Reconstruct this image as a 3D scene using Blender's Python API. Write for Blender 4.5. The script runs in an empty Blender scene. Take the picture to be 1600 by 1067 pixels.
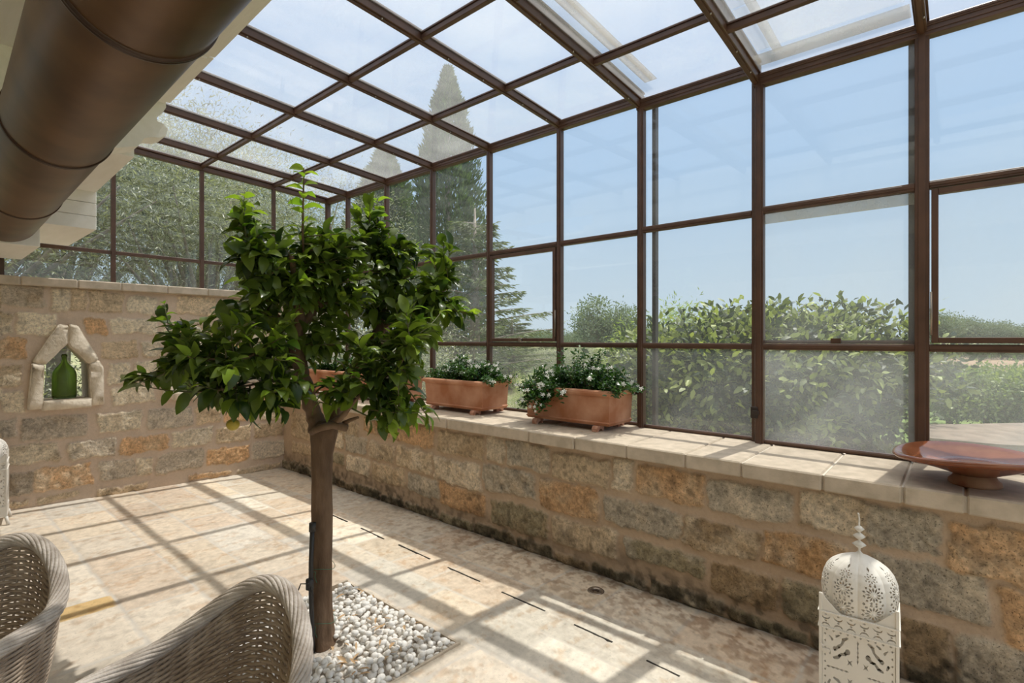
import bpy, math, random
import numpy as np
from mathutils import Vector, Matrix
random.seed(7); RNG = np.random.default_rng(7)
scene = bpy.context.scene; COL = scene.collection
PI = math.pi
# ------------------------------------------------------------ camera, sky, sun, exposure
CH = 1.5; FPX = 813.0; HOR = 530.0; YAW = math.radians(49.3)
SN, CN = math.sin(YAW), math.cos(YAW)
cam = bpy.data.cameras.new('camera'); camo = bpy.data.objects.new('camera', cam); COL.objects.link(camo)
camo.location = (0, 0, CH); camo.rotation_euler = (PI/2, 0, -YAW)
cam.sensor_width = 36; cam.lens = FPX/1600*36; cam.shift_y = (HOR-533.5)/1600; cam.clip_start = .02; cam.clip_end = 900
scene.camera = camo
scene.view_settings.view_transform = 'Standard'; scene.view_settings.look = 'None'
scene.view_settings.exposure = 0.0; scene.view_settings.gamma = 1; scene.view_settings.use_curve_mapping = False
SUNV = Vector((1, -.11, 2.0)).normalized()
sun = bpy.data.lights.new('sun', 'SUN'); sun.energy = 4.2; sun.angle = math.radians(.55); sun.color = (1, .95, .87)
suno = bpy.data.objects.new('sun', sun); COL.objects.link(suno); suno.rotation_euler = SUNV.to_track_quat('Z', 'Y').to_euler()
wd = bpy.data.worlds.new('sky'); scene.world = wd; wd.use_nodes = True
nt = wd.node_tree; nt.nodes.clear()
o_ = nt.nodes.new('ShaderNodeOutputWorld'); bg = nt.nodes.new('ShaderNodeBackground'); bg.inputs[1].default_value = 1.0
tc = nt.nodes.new('ShaderNodeTexCoord'); sp = nt.nodes.new('ShaderNodeSeparateXYZ'); rp = nt.nodes.new('ShaderNodeValToRGB')
nt.links.new(tc.outputs['Generated'], sp.inputs[0]); nt.links.new(sp.outputs[2], rp.inputs[0])
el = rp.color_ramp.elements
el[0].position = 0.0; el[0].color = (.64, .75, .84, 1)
el[1].position = 1.0; el[1].color = (2.5, 2.3, 2.1, 1)  # overhead sky, out of view, brightened to fill the shaded interior
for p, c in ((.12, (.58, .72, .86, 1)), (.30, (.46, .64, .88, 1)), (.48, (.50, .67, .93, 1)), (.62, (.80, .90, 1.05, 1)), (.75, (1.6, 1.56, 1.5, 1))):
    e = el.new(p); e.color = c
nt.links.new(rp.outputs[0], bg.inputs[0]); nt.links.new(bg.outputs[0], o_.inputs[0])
scene.cycles.transparent_max_bounces = 32; scene.cycles.max_bounces = 8; scene.cycles.diffuse_bounces = 5
scene.cycles.sample_clamp_indirect = 6; scene.cycles.caustics_reflective = False; scene.cycles.caustics_refractive = False
# ------------------------------------------------------------ helpers
def ray(px, py):
    u = (px-800)/FPX; v = (HOR-py)/FPX
    return Vector((SN+u*CN, CN-u*SN, v))
def at(px, py, X=None, Y=None, Z=None, t=None):
    d = ray(px, py)
    if t is None:
        t = X/d.x if X is not None else Y/d.y if Y is not None else (Z-CH)/d.z
    return Vector((0, 0, CH))+d*t
def tag(o, label=None, cat=None, group=None, kind=None):
    if label: o['label'] = label
    if cat: o['category'] = cat
    if group: o['group'] = group
    if kind: o['kind'] = kind
    return o
def empty(name, loc=(0, 0, 0), rz=0, parent=None, **k):
    o = bpy.data.objects.new(name, None); o.empty_display_size = .1; COL.objects.link(o)
    o.location = loc; o.rotation_euler = (0, 0, rz)
    if parent: o.parent = parent
    return tag(o, **k)
def mesh_np(name, V, F, mat, parent=None, smooth=False, col=None, loc=(0, 0, 0)):
    """V (n,3); F (m,k) same-size faces or list of lists"""
    me = bpy.data.meshes.new(name)
    V = np.asarray(V, dtype=np.float32)
    if isinstance(F, np.ndarray):
        m, k = F.shape; ls = np.arange(0, m*k, k); lt = np.full(m, k); idx = F.ravel()
    else:
        lt = np.array([len(f) for f in F]); ls = np.concatenate([[0], np.cumsum(lt)[:-1]]); idx = np.array([i for f in F for i in f]); m = len(F)
    me.vertices.add(len(V)); me.vertices.foreach_set('co', V.ravel())
    me.loops.add(len(idx)); me.loops.foreach_set('vertex_index', idx.astype(np.int32))
    me.polygons.add(m); me.polygons.foreach_set('loop_start', ls.astype(np.int32)); me.polygons.foreach_set('loop_total', lt.astype(np.int32))
    me.update(calc_edges=True)
    if smooth: me.polygons.foreach_set('use_smooth', np.ones(m, dtype=bool))
    if col is not None:
        a = me.color_attributes.new('Col', 'FLOAT_COLOR', 'POINT')
        a.data.foreach_set('color', (np.concatenate([col, np.ones((len(col), 1))], 1) if col.shape[1] == 3 else col).astype(np.float32).ravel())
    me.materials.append(mat)
    o = bpy.data.objects.new(name, me); COL.objects.link(o); o.location = loc
    if parent: o.parent = parent
    return o
class MB:
    def __init__(s): s.V = []; s.F = []; s.S = []
    def add(s, V, F, sm=False):
        b = len(s.V); s.V += [tuple(v) for v in V]; s.F += [[i+b for i in f] for f in F]; s.S += [sm]*len(F)
    def box(s, lo, hi, bev=0, M=None):
        x0, y0, z0 = lo; x1, y1, z1 = hi
        if bev <= 0:
            V = [(x, y, z) for x in (x0, x1) for y in (y0, y1) for z in (z0, z1)]
            F = [(0, 1, 3, 2), (4, 6, 7, 5), (0, 4, 5, 1), (2, 3, 7, 6), (0, 2, 6, 4), (1, 5, 7, 3)]
        else:
            V = []; b = bev
            for ix, x in enumerate((x0, x1)):
                for iy, y in enumerate((y0, y1)):
                    for iz, z in enumerate((z0, z1)):
                        sx, sy, sz = (b if ix == 0 else -b), (b if iy == 0 else -b), (b if iz == 0 else -b)
                        V += [(x, y+sy, z+sz), (x+sx, y, z+sz), (x+sx, y+sy, z)]
            c = lambda ix, iy, iz: (ix*4+iy*2+iz)*3
            F = []
            for i in (0, 1):
                F.append([c(i, 0, 0), c(i, 0, 1), c(i, 1, 1), c(i, 1, 0)][::(1 if i == 0 else -1)])
                F.append([c(0, i, 0)+1, c(1, i, 0)+1, c(1, i, 1)+1, c(0, i, 1)+1][::(1 if i == 0 else -1)])
                F.append([c(0, 0, i)+2, c(0, 1, i)+2, c(1, 1, i)+2, c(1, 0, i)+2][::(1 if i == 0 else -1)])
            for i in (0, 1):
                for j in (0, 1):
                    F.append([c(i, j, 0), c(i, j, 1), c(i, j, 1)+1, c(i, j, 0)+1][::(1 if i != j else -1)][::-1])
                    F.append([c(i, 0, j), c(i, 1, j), c(i, 1, j)+2, c(i, 0, j)+2][::(1 if i != j else -1)])
                    F.append([c(0, i, j)+1, c(1, i, j)+1, c(1, i, j)+2, c(0, i, j)+2][::(1 if i != j else -1)][::-1])
                    for k in (0, 1):
                        q = c(i, j, k); F.append([q, q+1, q+2][::(1 if (i+j+k) % 2 == 0 else -1)])
        if M is not None: V = [M @ Vector(v) for v in V]
        s.add(V, F)
    def bar(s, a, b, w, h, up=(0, 0, 1), bev=0):
        a = Vector(a); b = Vector(b); d = (b-a); L = d.length; d.normalize()
        u = Vector(up); r = d.cross(u).normalized(); u = r.cross(d)
        M = Matrix(((d.x, r.x, u.x, a.x), (d.y, r.y, u.y, a.y), (d.z, r.z, u.z, a.z), (0, 0, 0, 1)))
        s.box((0, -w/2, -h/2), (L, w/2, h/2), bev, M)
    def tube(s, P, R, n=8, cap=True, flat=1.0):
        P = [Vector(p) for p in P]
        if not hasattr(R, '__len__'): R = [R]*len(P)
        V = []; F = []; nrm = None
        for i, p in enumerate(P):
            t = (P[min(i+1, len(P)-1)]-P[max(i-1, 0)])
            if t.length < 1e-9: t = Vector((0, 0, 1))
            t.normalize()
            if nrm is None:
                nrm = t.orthogonal().normalized()
            nrm = (nrm-t*nrm.dot(t))
            if nrm.length < 1e-6: nrm = t.orthogonal()
            nrm.normalize(); b = t.cross(nrm)
            for k in range(n):
                a = 2*PI*k/n; V.append(p+(nrm*math.cos(a)+b*math.sin(a)*flat)*R[i])
        for i in range(len(P)-1):
            for k in range(n):
                k2 = (k+1) % n; F.append((i*n+k, i*n+k2, (i+1)*n+k2, (i+1)*n+k))
        if cap: F.append(tuple(range(n))[::-1]); F.append(tuple((len(P)-1)*n+k for k in range(n)))
        s.add(V, F, True)
    def lathe(s, prof, n=32, c=(0, 0, 0), sx=1, sy=1):
        V = []; F = []
        for r, z in prof:
            for k in range(n):
                a = 2*PI*k/n; V.append((c[0]+r*sx*math.cos(a), c[1]+r*sy*math.sin(a), c[2]+z))
        for i in range(len(prof)-1):
            for k in range(n):
                k2 = (k+1) % n; F.append((i*n+k, i*n+k2, (i+1)*n+k2, (i+1)*n+k))
        s.add(V, F, True)
    def prism(s, poly, lo, hi, axis='y'):
        n = len(poly); f = (lambda p, q: (p[0], q, p[1])) if axis == 'y' else (lambda p, q: (p[0], p[1], q)) if axis == 'z' else (lambda p, q: (q, p[0], p[1]))
        V = [f(p, lo) for p in poly]+[f(p, hi) for p in poly]
        F = [tuple(range(n)), tuple(range(2*n-1, n-1, -1))]+[(i, (i+1) % n+0, (i+1) % n+n, i+n)[::-1] for i in range(n)]
        s.add(V, F)
    def build(s, name, mat, parent=None, loc=(0, 0, 0), fix=True):
        me = bpy.data.meshes.new(name); me.from_pydata(s.V, [], s.F)
        me.polygons.foreach_set('use_smooth', np.array(s.S, dtype=bool))
        if fix:
            import bmesh
            bm = bmesh.new(); bm.from_mesh(me); bmesh.ops.recalc_face_normals(bm, faces=bm.faces); bm.to_mesh(me); bm.free()
        me.materials.append(mat); o = bpy.data.objects.new(name, me); COL.objects.link(o); o.location = loc
        if parent: o.parent = parent
        return o
def copy_tree(o, parent=None):
    c = o.copy(); COL.objects.link(c)
    if parent: c.parent = parent
    for ch in list(o.children): copy_tree(ch, c)
    return c
def vnoise(x, y, f, seed=0):
    x = np.asarray(x)*f; y = np.asarray(y)*f; xi = np.floor(x).astype(np.int64); yi = np.floor(y).astype(np.int64); fx = x-xi; fy = y-yi
    fx = fx*fx*(3-2*fx); fy = fy*fy*(3-2*fy)
    def h(a, b):
        n = (a*374761393+b*668265263+seed*1442695041) & 0xffffffff; n = ((n ^ (n >> 13))*1274126177) & 0xffffffff
        return ((n ^ (n >> 16)) & 0xffff)/65535.0
    return (h(xi, yi)*(1-fx)+h(xi+1, yi)*fx)*(1-fy)+(h(xi, yi+1)*(1-fx)+h(xi+1, yi+1)*fx)*fy
def fbm(x, y, f, seed=0, o=4):
    s = 0; a = .5; n = 0
    for i in range(o): s = s+a*vnoise(x, y, f*2**i, seed+i*17); n += a; a *= .5
    return s/n
# ------------------------------------------------------------ materials
def newmat(name):
    m = bpy.data.materials.new(name); m.use_nodes = True; t = m.node_tree; b = t.nodes['Principled BSDF']; return m, t, b
def N(t, typ, **k):
    n = t.nodes.new(typ)
    for a, v in k.items():
        if a.startswith('i_'):
            kk = a[2:]; n.inputs[int(kk) if kk.isdigit() else kk.replace('_', ' ')].default_value = v
        else: setattr(n, a, v)
    return n
def simple(name, c, rough=.5, metal=0, c2=None, scale=20, bump=0, bscale=60, spec=.5, detail=6, stretch=None):
    m, t, b = newmat(name); b.inputs['Roughness'].default_value = rough; b.inputs['Metallic'].default_value = metal
    b.inputs['Specular IOR Level'].default_value = spec
    tc = N(t, 'ShaderNodeTexCoord'); src = tc.outputs['Object']
    if stretch:
        mp = N(t, 'ShaderNodeMapping'); mp.inputs['Scale'].default_value = stretch; t.links.new(src, mp.inputs[0]); src = mp.outputs[0]
    if c2:
        n = N(t, 'ShaderNodeTexNoise', i_Scale=scale, i_Detail=detail); t.links.new(src, n.inputs['Vector'])
        r = N(t, 'ShaderNodeValToRGB'); r.color_ramp.elements[0].color = (*c, 1); r.color_ramp.elements[1].color = (*c2, 1)
        r.color_ramp.elements[0].position = .35; r.color_ramp.elements[1].position = .65
        t.links.new(n.outputs[0], r.inputs[0]); t.links.new(r.outputs[0], b.inputs['Base Color'])
    else: b.inputs['Base Color'].default_value = (*c, 1)
    if bump:
        n = N(t, 'ShaderNodeTexNoise', i_Scale=bscale, i_Detail=6); t.links.new(src, n.inputs['Vector'])
        bp = N(t, 'ShaderNodeBump', i_Strength=bump, i_Distance=.01); t.links.new(n.outputs[0], bp.inputs['Height']); t.links.new(bp.outputs[0], b.inputs['Normal'])
    return m
def stone_mat(name, dscale=45, contrast=.5, pits=.6, bump=.5, rough=.92):
    m, t, b = newmat(name); b.inputs['Roughness'].default_value = rough; b.inputs['Specular IOR Level'].default_value = .25
    at_ = N(t, 'ShaderNodeAttribute', attribute_name='Col'); tc = N(t, 'ShaderNodeTexCoord')
    n = N(t, 'ShaderNodeTexNoise', i_Scale=dscale, i_Detail=9, i_Roughness=.7); t.links.new(tc.outputs['Object'], n.inputs['Vector'])
    mr = N(t, 'ShaderNodeMapRange'); mr.inputs[1].default_value = .3; mr.inputs[2].default_value = .7; mr.inputs[3].default_value = 1-contrast*.55; mr.inputs[4].default_value = 1+contrast*.4
    t.links.new(n.outputs[0], mr.inputs[0])
    v = N(t, 'ShaderNodeTexNoise', i_Scale=dscale*2.7, i_Detail=3, i_Roughness=.6); t.links.new(tc.outputs['Object'], v.inputs['Vector'])
    pr = N(t, 'ShaderNodeMapRange'); pr.inputs[1].default_value = .60; pr.inputs[2].default_value = .68; pr.inputs[3].default_value = 1; pr.inputs[4].default_value = 1-pits*.6
    t.links.new(v.outputs[0], pr.inputs[0])
    mu = N(t, 'ShaderNodeMath', operation='MULTIPLY'); t.links.new(mr.outputs[0], mu.inputs[0]); t.links.new(pr.outputs[0], mu.inputs[1])
    ma = N(t, 'ShaderNodeMapRange'); ma.inputs[3].default_value = .22; t.links.new(at_.outputs['Alpha'], ma.inputs[0])
    lm = N(t, 'ShaderNodeMix', data_type='FLOAT'); t.links.new(ma.outputs[0], lm.inputs[0]); lm.inputs[2].default_value = 1.0; t.links.new(mu.outputs[0], lm.inputs[3])
    mx = N(t, 'ShaderNodeVectorMath', operation='SCALE'); t.links.new(at_.outputs['Color'], mx.inputs[0]); t.links.new(lm.outputs[0], mx.inputs['Scale'])
    t.links.new(mx.outputs[0], b.inputs['Base Color'])
    bp = N(t, 'ShaderNodeBump', i_Strength=bump, i_Distance=.008); t.links.new(lm.outputs[0], bp.inputs['Height']); t.links.new(bp.outputs[0], b.inputs['Normal'])
    return m
def leaf_mat(name, c, c2, back=None, rough=.35, trans=.35, scale=3, spec=.5, lo=.45, hi=.98):
    m, t, b = newmat(name); b.inputs['Roughness'].default_value = rough; b.inputs['Specular IOR Level'].default_value = spec
    g = N(t, 'ShaderNodeNewGeometry'); tc = N(t, 'ShaderNodeTexCoord')
    n = N(t, 'ShaderNodeTexNoise', i_Scale=scale, i_Detail=3); t.links.new(tc.outputs['Object'], n.inputs['Vector'])
    ad = N(t, 'ShaderNodeMath', operation='MULTIPLY_ADD', i_1=.5); t.links.new(g.outputs['Random Per Island'], ad.inputs[0])
    t.links.new(n.outputs[0], ad.inputs[2]); 
    r = N(t, 'ShaderNodeValToRGB'); r.color_ramp.elements[0].color = (*c, 1); r.color_ramp.elements[1].color = (*c2, 1)
    r.color_ramp.elements[0].position = lo; r.color_ramp.elements[1].position = min(1, hi); t.links.new(ad.outputs[0], r.inputs[0])
    src = r.outputs[0]
    t.links.new(src, b.inputs['Base Color'])
    tr = N(t, 'ShaderNodeBsdfTranslucent'); hs = N(t, 'ShaderNodeMix', data_type='RGBA', blend_type='MULTIPLY')
    hs.inputs[0].default_value = 1; t.links.new(src, hs.inputs[6]); hs.inputs[7].default_value = (1.5, 1.6, .6, 1); t.links.new(hs.outputs[2], tr.inputs[0])
    mx = N(t, 'ShaderNodeMixShader', i_0=trans); t.links.new(b.outputs[0], mx.inputs[1]); t.links.new(tr.outputs[0], mx.inputs[2])
    t.links.new(mx.outputs[0], t.nodes['Material Output'].inputs[0]); return m
def glass_mat(name, grime, tint=(.97, .985, .98), gscale=1.3, gvar=.5, fres=1.15, gcol=(.9, .92, .93), streak=(1, 1, 1)):
    """thin dusty pane: clear transmission, mirror reflection by angle, and a film of dust that scatters"""
    m = bpy.data.materials.new(name); m.use_nodes = True; t = m.node_tree; t.nodes.clear(); out = N(t, 'ShaderNodeOutputMaterial')
    tp = N(t, 'ShaderNodeBsdfTransparent'); tp.inputs[0].default_value = (*tint, 1)
    gl = N(t, 'ShaderNodeBsdfGlossy'); gl.inputs['Roughness'].default_value = .01
    lw_ = N(t, 'ShaderNodeLayerWeight', i_Blend=.5); pw_ = N(t, 'ShaderNodeMath', operation='POWER', i_1=5.0); t.links.new(lw_.outputs['Facing'], pw_.inputs[0])
    fr = N(t, 'ShaderNodeMath', operation='MULTIPLY_ADD', i_1=.5, i_2=.035); t.links.new(pw_.outputs[0], fr.inputs[0]); mx = N(t, 'ShaderNodeMixShader')
    t.links.new(fr.outputs[0], mx.inputs[0]); t.links.new(tp.outputs[0], mx.inputs[1]); t.links.new(gl.outputs[0], mx.inputs[2])
    df = N(t, 'ShaderNodeBsdfDiffuse'); df.inputs[0].default_value = (*gcol, 1); tl = N(t, 'ShaderNodeBsdfTranslucent'); tl.inputs[0].default_value = (*gcol, 1)
    ms = N(t, 'ShaderNodeMixShader', i_0=.5); t.links.new(df.outputs[0], ms.inputs[1]); t.links.new(tl.outputs[0], ms.inputs[2])
    tc = N(t, 'ShaderNodeTexCoord'); mp = N(t, 'ShaderNodeMapping'); mp.inputs['Scale'].default_value = streak
    t.links.new(tc.outputs['Object'], mp.inputs[0])
    n = N(t, 'ShaderNodeTexNoise', i_Scale=gscale, i_Detail=7, i_Roughness=.62); t.links.new(mp.outputs[0], n.inputs['Vector'])
    mr = N(t, 'ShaderNodeMapRange'); mr.inputs[1].default_value = .3; mr.inputs[2].default_value = .7
    mr.inputs[3].default_value = grime*(1-gvar); mr.inputs[4].default_value = grime*(1+gvar); t.links.new(n.outputs[0], mr.inputs[0])
    m2 = N(t, 'ShaderNodeMixShader'); t.links.new(mr.outputs[0], m2.inputs[0]); t.links.new(mx.outputs[0], m2.inputs[1]); t.links.new(ms.outputs[0], m2.inputs[2])
    t.links.new(m2.outputs[0], out.inputs[0]); return m
M = {}
M['wall'] = stone_mat('rough_stone', 48, .75, .95, .9)
M['floor'] = stone_mat('travertine', 26, .25, .25, .2, .8)
M['cap'] = simple('cap_stone', (.46, .385, .295), .88, c2=(.59, .495, .39), scale=14, bump=.25, bscale=120)
M['frame_stone'] = simple('niche_stone', (.66, .56, .43), .9, c2=(.80, .70, .56), scale=16, bump=.7, bscale=45)
M['bronze'] = simple('bronze_paint', (.075, .037, .023), .42, c2=(.105, .052, .032), scale=9, spec=.5)
M['bronze_in'] = simple('dark_steel', (.03, .018, .014), .5)
M['screw'] = simple('screw', (.5, .45, .4), .3, .9)
M['g_clear'] = glass_mat('pane_clear', .035)
M['g_haze'] = glass_mat('pane_dusty', .15, gscale=2.2, gvar=.45)
M['g_mid'] = glass_mat('pane_filmed', .07, gscale=1.8)
M['g_roof'] = glass_mat('pane_roof', .155, gscale=2.0, gvar=.35, tint=(.95, .96, .97))
M['seal'] = glass_mat('strip_translucent', .35, tint=(.8, .8, .78), gvar=.3, gscale=6, gcol=(.50, .46, .40))
M['white_wood'] = simple('white_timber', (.88, .86, .80), .6, c2=(.92, .90, .85), scale=5, bump=.12, bscale=40, stretch=(6, 1, 6))
M['plaster'] = simple('plaster', (.78, .70, .58), .9, bump=.1)
M['duct'] = simple('bronze_duct', (.078, .038, .018), .36, .35, c2=(.15, .080, .038), scale=4, spec=.5, bump=.03, bscale=300)
M['duct_ring'] = simple('duct_band', (.05, .027, .018), .35, .3)
M['bark'] = simple('citrus_bark', (.11, .062, .032), .8, c2=(.21, .13, .075), scale=14, bump=.8, bscale=40, stretch=(1, 1, .35))
M['bark_o'] = simple('olive_bark', (.22, .18, .15), .9, c2=(.38, .33, .28), scale=7, bump=.8, bscale=20)
M['citrus'] = leaf_mat('citrus_leaf', (.026, .055, .016), (.17, .24, .038), rough=.30, trans=.38, scale=2.2)
M['citrus_y'] = leaf_mat('young_citrus_leaf', (.14, .28, .03), (.34, .46, .07), rough=.35, trans=.45)
M['vein'] = simple('twig_green', (.10, .13, .04), .6, c2=(.16, .12, .06), scale=12)
M['fruit'] = simple('citrus_fruit', (.35, .33, .04), .4, c2=(.55, .42, .06), scale=6, bump=.3, bscale=180)
M['olive'] = leaf_mat('olive_leaf', (.05, .065, .035), (.44, .46, .36), rough=.42, trans=.22, scale=1.5)
M['cypress'] = leaf_mat('cypress_leaf', (.035, .07, .03), (.13, .20, .07), rough=.7, trans=.2, scale=1)
M['conifer'] = leaf_mat('conifer_needles', (.07, .10, .05), (.20, .24, .12), rough=.7, trans=.2, scale=1)
M['fig'] = leaf_mat('fig_leaf', (.025, .05, .02), (.40, .46, .16), rough=.5, trans=.22, lo=.66, hi=1, scale=1.2)
M['feather'] = leaf_mat('feathery_leaf', (.15, .23, .07), (.42, .49, .20), rough=.6, trans=.4, scale=1)
M['vine'] = leaf_mat('vine_leaf', (.09, .15, .05), (.34, .40, .16), rough=.5, trans=.35, scale=1)
M['pine'] = leaf_mat('distant_tree_leaf', (.10, .15, .09), (.24, .30, .19), rough=.8, trans=.15, scale=.4)
M['jas'] = leaf_mat('small_glossy_leaf', (.015, .05, .015), (.07, .16, .035), rough=.25, trans=.2, scale=8)
M['petal'] = simple('white_petal', (.85, .84, .78), .6)
M['terra'] = simple('terracotta', (.40, .15, .065), .78, c2=(.60, .32, .20), scale=5, bump=.12, bscale=60, detail=9)
M['terra_foot'] = simple('terracotta_foot', (.45, .20, .12), .85, c2=(.60, .36, .26), scale=40)
M['soil'] = simple('soil', (.05, .03, .02), 1, c2=(.12, .07, .04), scale=60, bump=1)
M['gravel'] = simple('pale_grit', (.42, .36, .30), 1, c2=(.66, .60, .52), scale=90, bump=1)
M['dish'] = simple('glazed_clay', (.17, .045, .018), .09, c2=(.30, .105, .045), scale=5, bump=.06, bscale=18, spec=.7, detail=8)
M['clay'] = simple('raw_clay', (.42, .24, .13), .8, c2=(.25, .09, .045), scale=9)
M['white_metal'] = simple('white_lacquer', (.80, .76, .69), .42, bump=.05, bscale=90, spec=.4)
M['wicker'] = simple('weathered_wicker', (.38, .32, .265), .6, c2=(.62, .55, .48), scale=22, bump=.35, bscale=160, stretch=(1, 1, 1))
M['wicker_d'] = simple('woven_strand', (.33, .25, .18), .6, c2=(.52, .42, .32), scale=18, bump=.3, bscale=160)
M['cushion'] = simple('seat_fabric', (.45, .40, .34), .95, bump=.3, bscale=300)
M['pebble'] = simple('white_pebble', (.80, .76, .70), .8, c2=(.92, .90, .85), scale=9, bump=.15, bscale=60)
M['chip'] = simple('dry_leaf', (.42, .25, .12), .8, c2=(.70, .52, .31), scale=30)
M['rubber'] = simple('black_tube', (.035, .032, .03), .5)
M['tie'] = simple('green_tie', (.02, .16, .09), .5)
M['steel'] = simple('brushed_steel', (.35, .30, .25), .35, .8)
M['dark'] = simple('slot_dark', (.03, .025, .02), .9)
M['grass'] = simple('field_grass', (.17, .20, .09), 1, c2=(.33, .32, .17), scale=.6, bump=.6, bscale=5, detail=10)
M['earth'] = simple('field_earth', (.30, .20, .13), 1, c2=(.37, .26, .17), scale=.2, detail=10)
M['lawn'] = simple('lawn', (.14, .22, .05), 1, c2=(.24, .32, .10), scale=3)
M['bottle'] = None
m, t, b = newmat('green_bottle_glass'); M['bottle'] = m
b.inputs['Base Color'].default_value = (.42, .56, .20, 1); b.inputs['Roughness'].default_value = .12; b.inputs['Transmission Weight'].default_value = .82; b.inputs['IOR'].default_value = 1.25
# ------------------------------------------------------------ stone fields (walls, floor)
PAL = dict(T=(.62, .48, .32), P=(.75, .625, .46), O=(.66, .41, .22), G=(.50, .43, .33), B=(.42, .295, .17), L=(.36, .30, .19), D=(.17, .14, .09), R=(.52, .31, .15))
def stone_field(name, u0, u1, v0, v1, res, cells, to3d, mat, mortar, depth, rough, hole=None, warp=.014, mul=1.0, wet=None, seed=1, parent=None, grain=.5, rnd=.02, grow=0.0):
    nu = int((u1-u0)/res)+1; nv = int((v1-v0)/res)+1
    U, Vv = np.meshgrid(np.linspace(u0, u1, nu), np.linspace(v0, v1, nv), indexing='ij')
    WU = U+(fbm(U, Vv, 9, seed)-.5)*warp*2.4+(vnoise(U, Vv, 38, seed+3)-.5)*warp*.8
    WV = Vv+(fbm(U, Vv, 9, seed+5)-.5)*warp*2.4+(vnoise(U, Vv, 38, seed+8)-.5)*warp*.8
    MK = np.zeros_like(U); H = np.zeros_like(U); C = np.zeros(U.shape+(3,)); C[:] = mortar
    C *= (1+(fbm(U, Vv, 14, seed+31)-.5)*.14)[..., None]
    for i, (a, b_, c, d, k) in enumerate(cells):
        base = np.array(PAL[k] if isinstance(k, str) else k); rr = random.Random(i*7+seed)
        base = base*(1+rr.uniform(-.12, .12))
        cu, cv, hu, hv = (a+c)/2, (b_+d)/2, (c-a)/2+grow, (d-b_)/2+grow
        sel = (np.abs(U-cu) < hu+.06) & (np.abs(Vv-cv) < hv+.06)
        if not sel.any(): continue
        r = min(rnd, hu*.8, hv*.8)
        qx = np.abs(WU[sel]-cu)-(hu-r); qy = np.abs(WV[sel]-cv)-(hv-r)
        sd = np.hypot(np.maximum(qx, 0), np.maximum(qy, 0))+np.minimum(np.maximum(qx, qy), 0)-r
        mk = np.clip(-sd/.012+.3, 0, 1); mk = mk*mk*(3-2*mk)
        uu, vv = U[sel], Vv[sel]; s2 = seed+100+i*13
        big = fbm(uu, vv, 7, s2, 5); fine = fbm(uu, vv, 38, s2+5, 3)
        hh = depth*(.6+.4*rr.random())+((big-.5)*1.6+(fine-.5)*.8)*rough*(rr.uniform(.5, 1.3))
        MK[sel] = np.maximum(MK[sel], mk)
        H[sel] = np.maximum(H[sel]*(1-mk), H[sel]*(1-mk)+hh*mk)
        other = np.array(PAL[rr.choice('PTGB')]) if isinstance(k, str) else base*1.1
        mixf = (np.clip((big-.45)*3.2, 0, 1)*grain)[:, None]
        c_ = base[None]*(1-mixf)+other[None]*mixf
        c_ = c_*(1+(fine-.5)*.7*grain)[:, None]
        dk = np.clip((fbm(uu, vv, 20, s2+9, 3)-.60)*7, 0, 1)*grain
        c_ = c_*(1-dk*.45)[:, None]
        C[sel] = C[sel]*(1-mk[:, None])+c_*mk[:, None]
    if wet is not None: C = wet(U, Vv, C)
    C *= mul; H = H+(fbm(U, Vv, 30, seed+77)-.5)*.003
    X = to3d(U, Vv, H); V3 = np.stack(X, -1).reshape(-1, 3)
    I = np.arange(nu*nv).reshape(nu, nv); F = np.stack([I[:-1, :-1], I[1:, :-1], I[1:, 1:], I[:-1, 1:]], -1).reshape(-1, 4)
    if hole is not None:
        cu = (U[:-1, :-1]+res/2).ravel(); cv = (Vv[:-1, :-1]+res/2).ravel(); F = F[~hole(cu, cv)]
    return mesh_np(name, V3, F, mat, parent, smooth=True, col=np.concatenate([np.clip(C.reshape(-1, 3), 0, 1), MK.reshape(-1, 1)], 1))
# right wall
XW = 2.87; YB = 6.0; CAPZ = .86; FS = .03
def fz(x): return FS*(XW-x)
def mk_r(l):
    out = []
    for (a, b_, c, d, k) in l:
        p = at(a, b_, X=XW); q = at(c, d, X=XW); out.append((q.y, max(q.z, .0), p.y, min(p.z, .775), k))
    return out
rs = mk_r([(995,725,1099,791,'O'),(957,718,987,770,'P'),(864,706,950,764,'T'),(792,688,858,740,'G'),(760,683,786,724,'P'),(683,672,755,720,'T'),(568,652,612,682,'R'),(618,660,676,700,'O'),(455,645,485,688,'T'),(490,648,560,690,'T'),
 (1107,750,1235,820,'G'),(1251,768,1355,845,'P'),(1360,790,1466,875,'G'),(1482,815,1640,925,'O'),
 (944,775,1062,844,'G'),(1067,805,1182,880,'B'),(1192,828,1330,915,'R'),(1365,868,1541,977,'G'),(1565,920,1690,1040,'O'),(844,748,934,814,'O'),(756,726,834,782,'G'),(678,714,750,766,'P'),(620,697,674,742,'T'),(578,688,614,724,'T'),(540,680,572,712,'G'),(500,668,536,700,'P'),(456,690,494,716,'T'),
 (978,840,1100,905,'L'),(1114,880,1212,955,'B'),(1222,905,1290,985,'L'),(1302,930,1402,1040,'T'),(1412,965,1480,1065,'B'),(1495,990,1640,1140,'G'),(864,806,962,876,'T'),(768,780,856,842,'L'),(688,754,758,808,'O'),(636,740,684,780,'G'),(582,722,630,762,'T'),(542,712,576,745,'P'),(500,700,537,728,'L'),(458,722,494,734,'L')])
y = -1.2
rg = random.Random(3)
while y < 6:
    w = rg.uniform(.2, .5); rs.append((y, .0, y+w-.03, rg.uniform(.05, .085), rg.choice(['D', 'L', 'B', 'D']))); y += w
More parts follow.
